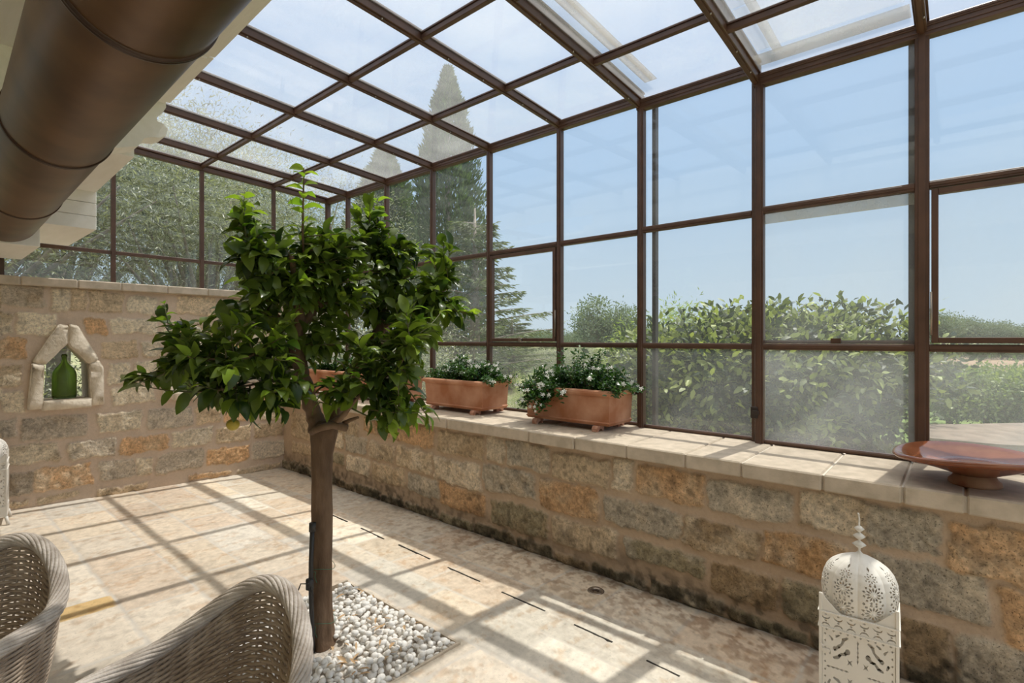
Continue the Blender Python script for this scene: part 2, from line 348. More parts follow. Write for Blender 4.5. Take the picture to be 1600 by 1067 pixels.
for row in ((.1, .3), (.34, .52), (.56, .76)):
    y = -3
    while y < -.62: w = rg.uniform(.3, .45); rs.append((y, row[0], min(y+w-.04, -.36), row[1], rg.choice('TPOGBL'))); y += w
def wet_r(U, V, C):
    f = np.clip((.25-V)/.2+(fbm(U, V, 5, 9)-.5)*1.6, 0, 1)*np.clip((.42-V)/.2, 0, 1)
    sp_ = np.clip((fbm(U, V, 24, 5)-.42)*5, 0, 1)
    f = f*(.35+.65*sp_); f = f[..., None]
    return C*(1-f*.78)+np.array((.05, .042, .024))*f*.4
wr = empty('wall_right', kind='structure')
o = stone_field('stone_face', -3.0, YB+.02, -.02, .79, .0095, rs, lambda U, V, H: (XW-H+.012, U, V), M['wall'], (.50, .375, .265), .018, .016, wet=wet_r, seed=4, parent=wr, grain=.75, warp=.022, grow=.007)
mb = MB(); mb.box((XW+.015, -3, -.2), (3.52, YB+.5, .79)); mb.build('masonry_core', M['plaster'], wr)
ky = [-3, -2.35, -1.75, -1.15, -.62, -.02]
for px in (1410, 1285, 1158, 1070, 978, 897, 826): ky.append(at(px, 0, X=2.83).y)
ky = sorted(ky)+[3.13, 3.62, 4.1, 4.62, 5.1, 5.6, 6.02]
mort = MB(); mort.box((2.845, -3, .785), (3.55, 6.0, .852)); mort.build('cap_mortar', simple('pale_mortar', (.66, .60, .52), .9), wr)
for a, b_ in zip(ky[:-1], ky[1:]):
    c = MB(); j = random.Random(int(a*100)); e = j.uniform(-.004, .004)
    c.box((2.828+e, a+.004, .78), (3.56, b_-.004, CAPZ+e*.3), .007); c.build('cap_slab', M['cap'], wr)
# back wall with two niches
NI = [(at(103, 0, Y=YB).x*0+.925, 0), (1.91, 0)]
def niche_poly(cx, g=0.0):
    return [(cx-.165-g, .965-g), (cx+.165+g, .965-g), (cx+.155+g, 1.28+g*.4), (cx-.005, 1.50+g*1.3), (cx-.155-g, 1.28+g*.4)]
def inside(poly, x, y):
    r = np.ones(np.shape(x), bool); n = len(poly)
    for i in range(n):
        (x0, y0), (x1, y1) = poly[i], poly[(i+1) % n]; r &= ((x1-x0)*(y-y0)-(y1-y0)*(x-x0)) > 0
    return r
def hole(u, v):
    r = np.zeros(u.shape, bool)
    for cx, _ in NI: r |= inside(niche_poly(cx, .03), u, v)
    return r
bsx = []
for (a, b_, c, d, k) in [(0,446,67,479,'G'),(80,450,106,486,'P'),(110,452,134,484,'T'),(139,455,190,488,'T'),(199,463,246,489,'P'),(278,463,338,493,'T'),(345,468,400,498,'P'),(405,474,440,500,'T'),
 (0,488,20,523,'P'),(28,488,88,524,'P'),(135,496,165,524,'O'),(175,497,245,522,'P'),(255,502,300,530,'P'),(308,505,360,532,'T'),(368,508,410,534,'P'),(416,511,442,536,'T'),
 (0,528,42,561,'O'),(160,533,213,560,'T'),(221,533,252,558,'P'),(318,535,352,560,'P'),(358,538,388,564,'O'),(394,541,440,566,'T'),
 (0,570,34,603,'T'),(172,567,202,600,'P'),(214,566,246,596,'P'),(328,570,360,595,'T'),(366,572,405,598,'G'),(412,574,443,600,'T'),
 (0,611,34,645,'P'),(177,604,240,630,'P'),(332,603,375,628,'T'),(385,606,442,630,'O'),
 (0,655,27,687,'G'),(38,650,135,686,'G'),(155,643,222,673,'P'),(232,638,300,668,'G'),(308,634,345,660,'T'),(352,632,400,657,'O'),(408,632,443,655,'P'),
 (10,694,92,725,'P'),(110,688,180,716,'G'),(190,680,262,706,'O'),(270,670,332,696,'P'),(340,665,390,690,'T'),(398,660,443,682,'T'),
 (15,738,50,775,'G'),(54,727,142,764,'O'),(157,718,211,748,'G'),(215,713,237,742,'P'),(245,705,318,736,'G'),(325,698,388,724,'O'),(395,690,443,716,'G'),
 (15,782,42,792,'T'),(60,772,120,783,'T'),(150,760,230,771,'T'),(296,738,360,746,'O'),(370,728,440,737,'T')]:
    p = at(a, (b_+d)/2, Y=YB); q = at(c, (b_+d)/2, Y=YB); cx = (a+c)/2; zt = at(cx, b_, Y=YB).z; zb = at(cx, d, Y=YB).z
    bsx.append((p.x, zb+.008, q.x, zt-.008, k))
for row in range(8):
    x = -2.2
    while x < .46: w = rg.uniform(.25, .5); bsx.append((x, .02+row*.245, min(x+w-.04, .5), .02+row*.245+.2, rg.choice('TPOGP'))); x += w
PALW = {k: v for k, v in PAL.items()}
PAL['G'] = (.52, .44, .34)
for k in 'TPOGL': PAL[k] = tuple(min(.88, c*1.2) for c in PAL[k])  # back-wall stones lightened, so their colour carries the sun bounce
wb = empty('wall_back', kind='structure')
stone_field('stone_face', -2.2, 2.9, -.02, 1.965, .0105, bsx, lambda U, V, H: (U, YB-H+.012, V), M['wall'], (.62, .485, .37), .016, .013, hole=hole, seed=11, parent=wb, grain=.6, warp=.023, grow=.008)  # mortar paler too, with the bounced sunlight in its colour
nu, nv = 130, 52
xs = np.linspace(-2.2, 3.6, nu); zs = np.linspace(-.2, 1.96, nv); UU, VV = np.meshgrid(xs, zs, indexing='ij'); I = np.arange(nu*nv).reshape(nu, nv)
F = np.stack([I[:-1, :-1], I[1:, :-1], I[1:, 1:], I[:-1, 1:]], -1).reshape(-1, 4)
cu = ((UU[:-1, :-1]+UU[1:, 1:])/2).ravel(); cv = ((VV[:-1, :-1]+VV[1:, 1:])/2).ravel(); F = F[~hole(cu, cv)]
mesh_np('outer_face', np.stack([UU, np.full_like(UU, 6.42), VV], -1).reshape(-1, 3), F, M['plaster'], wb)
x = -2.2; xc = [-2.2, -1.5, -.8, -.2] + [at(px, 430, Y=5.96).x for px in (32, 122, 190, 262, 325)] + [2.5, 2.86, 3.6]
for a, b_ in zip(xc[:-1], xc[1:]):
    c = MB(); c.box((a+.003, 5.955, 1.955), (b_-.003, 6.45, 2.03), .008); c.build('cap_slab', M['cap'], wb)
mb = MB(); mb.box((-2.2, 5.97, 1.96), (3.6, 6.44, 2.02)); mb.build('cap_mortar', bpy.data.materials['pale_mortar'], wb)
mb = MB(); mb.box((2.9, 6.03, -.2), (3.58, 6.4, 1.96)); mb.build('masonry_core', M['plaster'], wb)
def rough_block(poly, y0, y1, seed, amp=.0055):
    """a hewn stone: polygon outline in XZ, thickness in Y, subdivided and roughened"""
    import bmesh
    mb_ = MB(); mb_.prism(poly, y0, y1); me = bpy.data.meshes.new('t'); me.from_pydata(mb_.V, [], mb_.F); bm = bmesh.new(); bm.from_mesh(me)
    bmesh.ops.recalc_face_normals(bm, faces=bm.faces)
    bmesh.ops.bevel(bm, geom=list(bm.edges), offset=.007, segments=2, affect='EDGES')
    bmesh.ops.triangulate(bm, faces=bm.faces); 
    for _ in range(3): bmesh.ops.subdivide_edges(bm, edges=[e for e in bm.edges if e.calc_length() > .022], cuts=1)
    bmesh.ops.triangulate(bm, faces=bm.faces)
    bm.normal_update()
    for v in bm.verts:
        n_ = (float(fbm(v.co.x+v.co.y, v.co.z-v.co.y, 13, seed))-.5)*2+(float(fbm(v.co.x-v.co.y, v.co.z, 40, seed+4))-.5)*.8
        v.co += v.normal*n_*amp
    V = [tuple(v.co) for v in bm.verts]; bm.verts.index_update(); F = [[l.index for l in f.verts] for f in bm.faces]; bm.free(); bpy.data.meshes.remove(me)
    return V, F
for i, (cx, _) in enumerate(NI):
    n = empty('stone_niche', (cx, YB, .9), label=['pointed stone niche left of the tree, wholly in view, holding a green bottle', 'pointed stone niche half hidden behind the citrus leaves'][i], cat='niche', group='niches in the back wall')
    L = [[(-.262, .90), (-.165, .90), (-.15, 1.28), (-.235, 1.30)], [(.165, .90), (.262, .90), (.255, 1.24), (.22, 1.31), (.15, 1.28)],
         [(-.175, .885), (.17, .885), (.175, .97), (-.165, .965)], [(-.235, 1.305), (-.15, 1.275), (.0, 1.46), (.01, 1.62), (-.06, 1.635)],
         [(.22, 1.315), (.15, 1.275), (.002, 1.455), (.012, 1.64), (.07, 1.625)]]
    for k, P in enumerate(L):
        V, F = rough_block([(a, b_-.9) for a, b_ in P], -.035, .10, k*5+i*31+2)
        mb = MB(); mb.add(V, F, True); mb.build('frame_stone', M['frame_stone'], n)
    mb = MB(); pl = niche_poly(0, .012)
    V = [(p[0], .02, p[1]-.9) for p in pl]+[(p[0]*1.02, .44, p[1]-.9) for p in pl]; mb.add(V, [(k, (k+1) % 5, (k+1) % 5+5, k+5) for k in range(5)]); mb.build('reveal', M['cap'], n)
    bo = empty('glass_bottle', (cx+.005, YB+.16, .966), label=['dark green glass demijohn standing in the fully visible niche', 'green glass bottle in the niche behind the leaves'][i], cat='bottle', group='demijohns in the niches')
    pr = [(0, 0), (.078, 0), (.086, .008), (.088, .03), (.088, .20), (.084, .235), (.068, .27), (.042, .30), (.024, .325), (.0185, .35), (.0175, .40)]
    mb = MB(); mb.lathe(pr+[(.0145, .40), (.0145, .35), (.02, .325), (.038, .297), (.064, .267), (.080, .233), (.084, .2), (.084, .03), (.08, .012), (0, .010)], 40); bb_ = mb.build('body', M['bottle'], bo)
    mb = MB(); mb.lathe([(.0178, .372), (.0225, .374), (.0225, .392), (.0178, .394)], 24); mb.build('neck_ring', M['bottle'], bb_)
PAL.update(PALW)
# floor
JX = [-2.3, -1.9, -1.5, -1.1, -.7, -.32, .02, .38, .745, 1.10, 1.43, 1.775, 2.09, 2.455, 2.88]
PB = (.83, 1.735, 1.83, 2.80)
cells = []; rf = random.Random(12); CT = {}
fc = [(.66, .57, .455), (.69, .61, .50), (.64, .54, .42), (.67, .585, .475), (.63, .575, .49), (.68, .575, .445), (.65, .535, .415)]
for i in range(len(JX)-1):
    y = -3+rf.random()*.4
    while y < 6.05:
        w = rf.choice([.38, .45, .55, .62, .72]); c = rf.choice(fc)
        cells.append((JX[i]+.006, y+.006, JX[i+1]-.006, y+w-.006, c)); y += w
cells.append((.50, 3.44, .74, 3.62, (.68, .47, .22)))
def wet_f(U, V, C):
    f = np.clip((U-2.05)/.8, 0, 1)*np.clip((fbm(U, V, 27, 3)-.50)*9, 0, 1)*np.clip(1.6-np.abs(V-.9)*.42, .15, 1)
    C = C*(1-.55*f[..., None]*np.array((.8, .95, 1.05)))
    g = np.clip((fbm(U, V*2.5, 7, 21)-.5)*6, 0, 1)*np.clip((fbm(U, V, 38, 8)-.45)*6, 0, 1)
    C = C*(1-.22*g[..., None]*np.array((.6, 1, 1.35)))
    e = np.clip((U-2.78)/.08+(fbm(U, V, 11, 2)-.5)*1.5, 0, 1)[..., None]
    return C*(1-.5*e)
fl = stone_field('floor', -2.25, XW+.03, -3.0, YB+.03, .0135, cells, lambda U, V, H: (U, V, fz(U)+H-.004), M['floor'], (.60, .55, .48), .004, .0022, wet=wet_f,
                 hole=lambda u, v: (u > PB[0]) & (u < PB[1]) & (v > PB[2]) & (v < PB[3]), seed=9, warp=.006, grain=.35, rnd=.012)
fl['kind'] = 'structure'
SL = [(520,805,543,815),(564,825,600,842),(623,851,672,873.5),(699.5,886.5,750,908.6),(784,925,852,955),(897,976,957,1003.6),(1010,1032,1062,1057)]
for i, (a, b_, c, d) in enumerate(SL):
    p = at(a, b_, Z=fz(2.28)); q = at(c, d, Z=fz(2.28)); mb = MB(); jr = random.Random(i)
    n = 9; L = [p.lerp(q, k/n) for k in range(n+1)]; w = [.0035+.002*jr.random() for _ in L]
    V = []
    for zz in (-.01, .0022):
        for k, v in enumerate(L): V += [(v.x-w[k]+jr.uniform(-.001, .001), v.y, v.z+zz), (v.x+w[k], v.y, v.z+zz)]
    n2 = 2*(n+1); F = []
    for k in range(n): F += [(2*k, 2*k+1, 2*k+3, 2*k+2), (n2+2*k, n2+2*k+2, n2+2*k+3, n2+2*k+1), (2*k, 2*k+2, n2+2*k+2, n2+2*k), (2*k+1, n2+2*k+1, n2+2*k+3, 2*k+3)]
    mb.add(V, F); tag(mb.build('drain_slot', M['dark']), 'narrow dark drainage slot cut in the pale paving parallel to the stone wall', 'drain slot', 'drain slots in the paving')
dr = empty('floor_drain', (2.668, 1.638, fz(2.668)), label='small round metal drain cover set in paving near the wall', cat='drain')
mb = MB(); mb.lathe([(.024, -.01), (.024, .004), (.046, .004), (.05, .001), (.05, -.01)], 28); mb.build('ring', M['steel'], dr)
mb = MB(); mb.lathe([(0, .0), (.022, 0), (.024, -.004)], 24); mb.build('cover', M['duct_ring'], dr)
# pebble bed
bed = MB(); bed.box((PB[0], PB[2], -.12), (PB[1], PB[3], .016)); tag(bed.build('planting_pit', M['gravel']), kind='structure')
mb = MB(); zt = fz(PB[1])
for (a, b_, c, d) in ((PB[0]-.012, PB[2]-.012, PB[0], PB[3]+.012), (PB[1], PB[2]-.012, PB[1]+.012, PB[3]+.012), (PB[0], PB[2]-.012, PB[1], PB[2]), (PB[0], PB[3], PB[1], PB[3]+.012)):
    mb.box((a, b_, -.1), (c, d, fz((a+c)/2)-.001))
tag(mb.build('trim_pit', M['cap']), kind='structure')
def pebble_mesh(seed):
    import bmesh
    bm = bmesh.new(); bmesh.ops.create_icosphere(bm, subdivisions=2, radius=1); r = random.Random(seed)
    a, b_, c = 1, r.uniform(.68, .9), r.uniform(.5, .7); cut = [(Vector((r.uniform(-1, 1), r.uniform(-1, 1), r.uniform(-.6, .6))).normalized(), r.uniform(.72, .9)) for _ in range(5)]
    for v in bm.verts:
        for n_, d in cut:
            q = v.co.dot(n_)
            if q > d: v.co -= n_*(q-d)*.8
        v.co.x *= a; v.co.y *= b_; v.co.z *= c
    me = bpy.data.meshes.new('pebble'); bm.to_mesh(me); bm.free(); me.polygons.foreach_set('use_smooth', np.ones(len(me.polygons), bool)); me.materials.append(M['pebble']); return me
pms = [pebble_mesh(i) for i in range(9)]
rp_ = random.Random(5); pts = []
TRK = (1.283, 2.281)
tries = 0
while tries < 26000:
    tries += 1; x = rp_.uniform(PB[0]+.015, PB[1]-.018); y = rp_.uniform(PB[2]+.015, PB[3]-.018); s = rp_.uniform(.015, .026)
    if math.hypot(x-TRK[0], y-TRK[1]) < .075+s: continue
    if all((x-a)**2+(y-b_)**2 > ((s+s2)*.74)**2 for a, b_, s2, _ in pts): pts.append((x, y, s, 0))
pts = [(x, y, s, .022+.010*rp_.random()) for x, y, s, _ in pts]
base_n = len(pts)
for _ in range(900):   # a second, sparser layer
    x = rp_.uniform(PB[0]+.03, PB[1]-.03); y = rp_.uniform(PB[2]+.03, PB[3]-.03); s = rp_.uniform(.014, .022)
    if math.hypot(x-TRK[0], y-TRK[1]) < .085+s: continue
    if all((x-a)**2+(y-b_)**2 > ((s+s2)*.88)**2 for a, b_, s2, _ in pts[base_n:]) and len(pts)-base_n < 190: pts.append((x, y, s, .044+.008*rp_.random()))
def pview(p):
    f = SN*p[0]+CN*p[1]; r = CN*p[0]-SN*p[1]; px = 800+FPX*r/f; py = HOR+FPX*CH/f
    ok = py < 1075 and px > 440 and not (440 < px < 482 and py > 960); return (not ok, f-(p[3] > .04)*.25)
pts.sort(key=pview)
ext = []
for i, (x, y, s, h) in enumerate(pts):
    me = rp_.choice(pms); rot = (rp_.uniform(-.5, .5), rp_.uniform(-.5, .5), rp_.uniform(0, 6.28))
    if i < 300:
        o = bpy.data.objects.new('pebble', me); COL.objects.link(o); o.location = (x, y, fz(x)-.03+h); o.rotation_euler = rot; o.scale = (s, s, s)
        tag(o, 'smooth white pebble among many in the square bed around the tree', 'pebble', 'white pebbles around the tree')
    else: ext.append((Matrix.Translation((x, y, fz(x)-.03+h)) @ Matrix.Rotation(rot[2], 4, 'Z') @ Matrix.Rotation(rot[0], 4, 'X') @ Matrix.Scale(s, 4), me))
V = []; F = []
for Mx, me in ext:
    b0 = len(V); V += [tuple(Mx @ v.co) for v in me.vertices]; F += [[b0+i for i in p.vertices] for p in me.polygons]
tag(mesh_np('pebbles', V, F, M['pebble'], smooth=True), 'remaining smaller white pebbles filling the square bed', 'pebbles', kind='stuff')
# dry leaves on the pebbles
dl = None
for i in range(60):
    x = rp_.uniform(1.18, 1.70) if i < 50 else rp_.uniform(PB[0]+.1, 1.3); y = rp_.uniform(1.9, 2.7)
    if math.hypot(x-TRK[0], y-TRK[1]) < .09: continue
    L = rp_.uniform(.016, .034); w = L*rp_.uniform(.12, .36); mb = MB(); c = rp_.uniform(.1, .3)
    mb.add([(-L, 0, 0), (-L*.3, -w, L*c), (-L*.3, 0, L*c*.5), (-L*.3, w, L*c), (L*.4, -w*.8, L*c), (L*.4, 0, L*c*.6), (L*.4, w*.8, L*c*1.2), (L, 0, 0)],
           [(0, 1, 2), (0, 2, 3), (1, 4, 5, 2), (2, 5, 6, 3), (4, 7, 5), (5, 7, 6)], True)
    o = mb.build('dry_leaf', M['chip'], fix=False); o.location = (x, y, fz(x)+.028); o.rotation_euler = (rp_.uniform(-.3, .3), rp_.uniform(-.3, .3), rp_.uniform(0, 6.3))
    tag(o, 'small curled brown dry leaf lying on the white pebbles', 'leaf', 'dry leaves on the pebbles')
# ------------------------------------------------------------ glazed frame
XA, XB, XC = 3.53, 3.48, 3.43
ZA, ZB, ZC = 3.29, 3.22, 3.115
RL, RU = 1.455, 2.29
def post(x, y, z1, w, parent, depth=.05, name='post'):
    mb = MB(); mb.box((x-depth/2, y-w/2, CAPZ), (x+depth/2, y+w/2, z1), .003); mb.box((x-depth/2-.006, y-w/4, CAPZ), (x-depth/2+.004, y+w/4, z1), .002)
    return mb.build(name, M['bronze'], parent)
def rail_y(x, z, a, b_, h, parent, name='rail', d=.045):
    mb = MB(); mb.box((x-d/2, a, z-h/2), (x+d/2, b_, z+h/2), .003); mb.box((x-d/2-.005, a, z-h*.18), (x-d/2+.003, b_, z+h*.30), .0015); return mb.build(name, M['bronze'], parent)
def pane_y(x, a, b_, z0, z1, mat, parent):
    mb = MB(); mb.box((-.003, a-b_ if False else -(b_-a)/2, -(z1-z0)/2), (.003, (b_-a)/2, (z1-z0)/2)); o = mb.build('glass_pane', mat, parent); o.location = Vector((x, (a+b_)/2, (z0+z1)/2))-parent.location; return o
bays = [(6.16, 5.69, 'A'), (5.69, 4.90, 'A'), (4.90, 4.11, 'A'), (4.11, 3.31, 'A'), (3.31, 2.51, 'A'), (2.51, 1.78, 'A'), (1.78, .967, 'B'), (.967, .147, 'C'), (.147, -.68, 'C'), (-.68, -1.5, 'C'), (-1.5, -2.4, 'C')]
wi = 0
for i, (y1, y0, mod) in enumerate(bays):
    wi += 1
    x = {'A': XA, 'B': XB, 'C': XC}[mod]; z = {'A': ZA, 'B': ZB, 'C': ZC}[mod]; pw = {'A': .042, 'B': .045, 'C': .06}[mod]
    w = empty('window_%d' % wi, kind='structure')
    post(x, y0, z, pw, w)
    if i == 0: post(x, y1, z, .06, w)
    if mod != 'A' and bays[i-1][2] != mod: post(x, y1-.035, z, pw*.8, w)
    rail_y(x, RL, y0+pw/2, y1-pw/2, .038, w); rail_y(x, RU, y0+pw/2, y1-pw/2, .040, w); rail_y(x, z-.03, y0, y1, .06, w, 'top_rail', .06); rail_y(x, z-.005, y0, y1, .025, w, 'gutter_lip', .085)
    rail_y(x+.01, CAPZ+.012, y0+pw/2, y1-pw/2, .024, w, 'sill_rail', .03)
    bot = {'C': 'g_haze', 'B': 'g_mid', 'A': 'g_mid'}[mod]
    pane_y(x+.012, y0, y1, CAPZ, RL, M[bot], w)
    pane_y(x+.012, y0, y1, RL, RU, M['g_clear' if i < 7 else 'g_mid'], w); pane_y(x+.012, y0, y1, RU, z-.04, M['g_clear'], w)
    if i in (4, 8):      # opening casements
        cs = empty('casement', parent=w); f = .028; a, b_, c, d = y0+pw/2+.008, y1-pw/2-.008, RL+.026, RU-.026
        mb = MB()
        xx = x-.012
        mb.box((xx-.02, a, c), (xx+.02, a+f, d), .002); mb.box((xx-.02, b_-f, c), (xx+.02, b_, d), .002); mb.box((xx-.02, a+f, c), (xx+.02, b_-f, c+f), .002); mb.box((xx-.02, a+f, d-f), (xx+.02, b_-f, d), .002)
        mb.build('casement_frame', M['bronze'], cs)
        mb = MB(); ym = (a+b_)/2; mb.box((xx-.035, ym-.015, c-.004), (xx-.015, ym+.015, c+.03), .003); mb.box((xx-.045, ym-.006, c+.01), (xx-.03, ym+.006, c+.04), .002); mb.build('latch', M['steel'], cs)
        mb = MB(); hb = b_ if i == 8 else a; mb.tube([(xx-.02, hb, c+.04), (xx-.02, hb, c+.26)], .005, 8); mb.build('hinge', M['steel'], cs)
    if i == 7:           # outer frame of the opening seen through the lower panes
        mb = MB(); mb.box((x+.02, y0+.02, RU-.075), (x+.05, y1-.02, RU-.02)); mb.build('brush_strip', M['seal'], w)
        mb = MB(); mb.box((x+.02, y0+.03, RL+.02), (x+.035, y1-.03, RL+.04)); mb.box((x+.0, y0+.36, RL+.022), (x+.03, y0+.41, RL+.05)); mb.build('outer_stop', M['bronze'], w)
# outer posts of the overlapping sliding sections
for (x, y, z, wn) in ((3.60, 1.70, ZA, .028), (3.53, .16, ZC, .05)):
    mb = MB(); mb.box((x, y, CAPZ), (x+.05, y+wn, z), .002); tag(mb.build('trim_%d' % (1 if wn < .04 else 2), M['bronze_in']), kind='structure')
for (x, y, z) in ((XC-.03, .967-.01, 1.05), (XA-.03, 1.78+.01, 1.13)):
    mb = MB(); mb.box((x-.012, y-.02, z-.035), (x+.006, y+.02, z+.035), .003); mb.box((x-.022, y-.028, z-.012), (x-.005, y+.008, z+.014), .002); tag(mb.build('window_lock', M['bronze_in']), ['small dark lock on the post behind the large planter', 'small dark lock on the double post between planter and plate'][int(x < 3.45)], 'lock', 'frame locks')
# back glazing
XR = [3.53, 2.83, 2.06, 1.29, .52, -.25, -1.02]
def roofz(x, mod): return {'A': ZA, 'B': ZB, 'C': ZC}[mod]+(XA-x)*.045
YG = 6.16
for k in range(len(XR)-1):
    a, b_ = XR[k+1], XR[k]; wi += 1; w = empty('window_%d' % wi, kind='structure'); za, zb = roofz(a, 'A'), roofz(b_, 'A')
    mb = MB(); mb.box((a-.018, YG-.022, 2.03), (a+.018, YG+.022, za), .003); mb.build('post', M['bronze'], w)
    mb = MB(); mb.bar((a+.018, YG, 2.33), (b_-.02, YG, 2.33), .04, .034, bev=.003); mb.build('rail', M['bronze'], w)
    mb = MB(); mb.bar((a, YG, za-.03), (b_, YG, zb-.03), .06, .045, bev=.003); mb.bar((a, YG-.02, za+.008), (b_, YG-.02, zb+.008), .05, .02, bev=.002); mb.build('top_rail', M['bronze'], w)
    for z0, z1a, z1b, mt in ((2.03, 2.33, 2.33, 'g_clear'), (2.33, za-.02, zb-.02, 'g_clear')):
        mb = MB(); V = [(a, YG-.003, z0), (b_, YG-.003, z0), (b_, YG-.003, z1b), (a, YG-.003, z1a), (a, YG+.003, z0), (b_, YG+.003, z0), (b_, YG+.003, z1b), (a, YG+.003, z1a)]
        mb.add(V, [(0, 1, 2, 3), (7, 6, 5, 4), (0, 4, 5, 1), (1, 5, 6, 2), (2, 6, 7, 3), (3, 7, 4, 0)]); mb.build('glass_pane', M[mt], w)
# glass roof
rfm = empty('ceiling', kind='structure')
rafts = [(6.16, 'A'), (5.69, 'A'), (4.90, 'A'), (4.11, 'A'), (3.31, 'A'), (2.51, 'A'), (1.78, 'A'), (.967, 'B'), (.147, 'C'), (-.68, 'C'), (-1.5, 'C'), (-2.4, 'C')]
XE = 1.08
for y, mod in rafts+[(1.765, 'B'), (.950, 'C')]:
    x1 = {'A': XA, 'B': XB, 'C': XC}[mod]
    pts_ = [(x1, y, roofz(x1, mod)-.02)]+[(x, y, roofz(x, mod)-.02+(.012 if x < 2.9 else 0)) for x in (2.83, 2.06, XE)]
    for j, (p, q) in enumerate(zip(pts_[:-1], pts_[1:])):
        mb = MB(); mb.bar(p, q, .042, .05, bev=.003); mb.bar((p[0], y, p[2]+.03), (q[0], y, q[2]+.03), .062, .014, bev=.002)
        mb.bar((p[0], y, p[2]-.028), (q[0], y, q[2]-.028), .02, .01)
        mb.build('rafter', M['bronze'], rfm)
        mb = MB()
        for f in (.3, .72):
            c = Vector(p).lerp(Vector(q), f); mb.tube([c+Vector((0, -.014, -.03)), c+Vector((0, -.014, -.038))], .004, 6)
        mb.build('screw', M['screw'], rfm)
for (ya, ma), (yb, mb_) in zip(rafts[:-1], rafts[1:]):
    mod = mb_; x1 = {'A': XA, 'B': XB, 'C': XC}[mod]
    for x in (2.83, 2.06, 1.29):
        mb = MB(); z = roofz(x, mod); mb.bar((x, yb+.02, z-.01), (x, ya-.02, z-.01), .032, .032, bev=.003); mb.bar((x, yb+.02, z+.012), (x, ya-.02, z+.012), .045, .01); mb.build('purlin', M['bronze'], rfm)
    xl = [x1, 2.83, 2.06, 1.29, XE]
    for a, b_ in zip(xl[1:], xl[:-1]):
        za, zb = roofz(a, mod)+.012, roofz(b_, mod)+.012; mb = MB(); t_ = .006
        V = [(a, yb, za), (b_, yb, zb), (b_, ya, zb), (a, ya, za), (a, yb, za+t_), (b_, yb, zb+t_), (b_, ya, zb+t_), (a, ya, za+t_)]
        mb.add(V, [(3, 2, 1, 0), (4, 5, 6, 7), (0, 1, 5, 4), (1, 2, 6, 5), (2, 3, 7, 6), (3, 0, 4, 7)]); mb.build('roof_panel', M['g_roof'], rfm)
# translucent overlap strips where one roof section slides over the next
for y, w, mod, dz in ((1.70, .09, 'A', .035), (.86, .05, 'B', .03)):
    x1 = XA-.1 if mod == 'A' else XB-.03; mb = MB(); mb.bar((XE, y-w/2, roofz(XE, mod)+dz), (x1, y-w/2, roofz(x1, mod)+dz), w, .006); mb.build('overlap_strip', M['seal'], rfm)
for a, b_ in ((XE, 2.06), (2.06, 2.83), (2.83, 3.30)):
    za, zb = roofz(a, 'C')+.085, roofz(b_, 'C')+.085; mb = MB(); mb.bar((a+.01, .56, za), (b_-.01, .56, zb), .70, .006); mb.build('overlapping_panel', M['g_roof'], rfm)
mb = MB(); mb.box((XC-.16, .19, ZC+.055), (XC-.03, .93, ZC+.063)); mb.build('overlap_strip', M['seal'], rfm)
mb = MB(); mb.bar((XE, 1.66, roofz(XE, 'A')+.06), (XA-.08, 1.66, roofz(XA, 'A')+.06), .012, .02); mb.build('outer_track', M['steel'], rfm)
# ------------------------------------------------------------ house side: eave, beams, joists, wall
HR = math.radians(-1.4)
hs = empty('trim_3', kind='structure')
mb = MB()
def hx(x, y): return x+(y-4.0)*.0245
def slantbox(mb, x0, x1, y0, y1, z0, z1, n=1, gap=0):
    V = [(hx(x0, y0), y0, z0), (hx(x1, y0), y0, z0), (hx(x1, y1), y1, z0), (hx(x0, y1), y1, z0)]; V += [(a, b_, z1) for a, b_, _ in V]
    mb.add(V, [(3, 2, 1, 0), (4, 5, 6, 7), (0, 1, 5, 4), (1, 2, 6, 5), (2, 3, 7, 6), (3, 0, 4, 7)])
for a, b_ in ((-2.6, -.4), (-.4, 1.25), (1.25, 2.955), (2.965, 3.74)):
    mb = MB(); slantbox(mb, .80, 1.045, a+.004, b_-.004, 2.96, 3.12); mb.build('fascia_board', M['white_wood'], hs)
    mb = MB(); slantbox(mb, 1.05, 1.075, a+.004, b_-.004, 2.972, 3.20); mb.build('drip_board', M['white_wood'], hs)
mb = MB(); slantbox(mb, 1.0, 1.1, -2.6, 6.4, 3.2, 3.42); mb.build('roof_edge', M['white_wood'], hs)
J = empty('trim_4', kind='structure')
prof = [(.30, 2.62), (.80, 2.62), (.905, 2.66), (.935, 2.715), (.97, 2.735), (1.015, 2.742), (1.05, 2.765), (1.06, 2.81), (1.035, 2.835), (1.005, 2.84), (1.0, 2.865), (1.03, 2.90), (1.05, 2.94), (1.05, 3.05), (.30, 3.05)]
mb = MB(); mb.prism(prof, 3.74, 3.90); mb.build('carved_joist', M['white_wood'], J)
mb = MB(); slantbox(mb, .45, .925, 3.90, 5.10, 2.635, 2.95); mb.build('beam', M['white_wood'], J)
for k in range(3):
    mb = MB(); z0 = 2.345+k*.102; mb.box((.15, 5.06, z0), (.955, 6.12, z0+.0995), .003); mb.build('boxed_board', M['white_wood'], J)
mb = MB(); mb.box((.0, 5.06, 2.655), (.95, 6.12, 3.0)); mb.build('beam', M['white_wood'], J)
mb = MB(); mb.box((-1.0, 5.18, 2.185), (.645, 6.12, 2.345), .004); mb.build('lower_beam', M['white_wood'], J)
ev = empty('trim_5', kind='structure')
for k in range(16):
    x0 = -2.25+k*.19; mb = MB(); slantbox(mb, x0, x0+.186, -2.6, 6.12, 3.02, 3.05); mb.build('plank', M['white_wood'], ev)
mb = MB(); mb.box((-2.45, -3, -.1), (-2.25, 6.4, 3.4)); tag(mb.build('wall_left', M['plaster']), kind='structure')
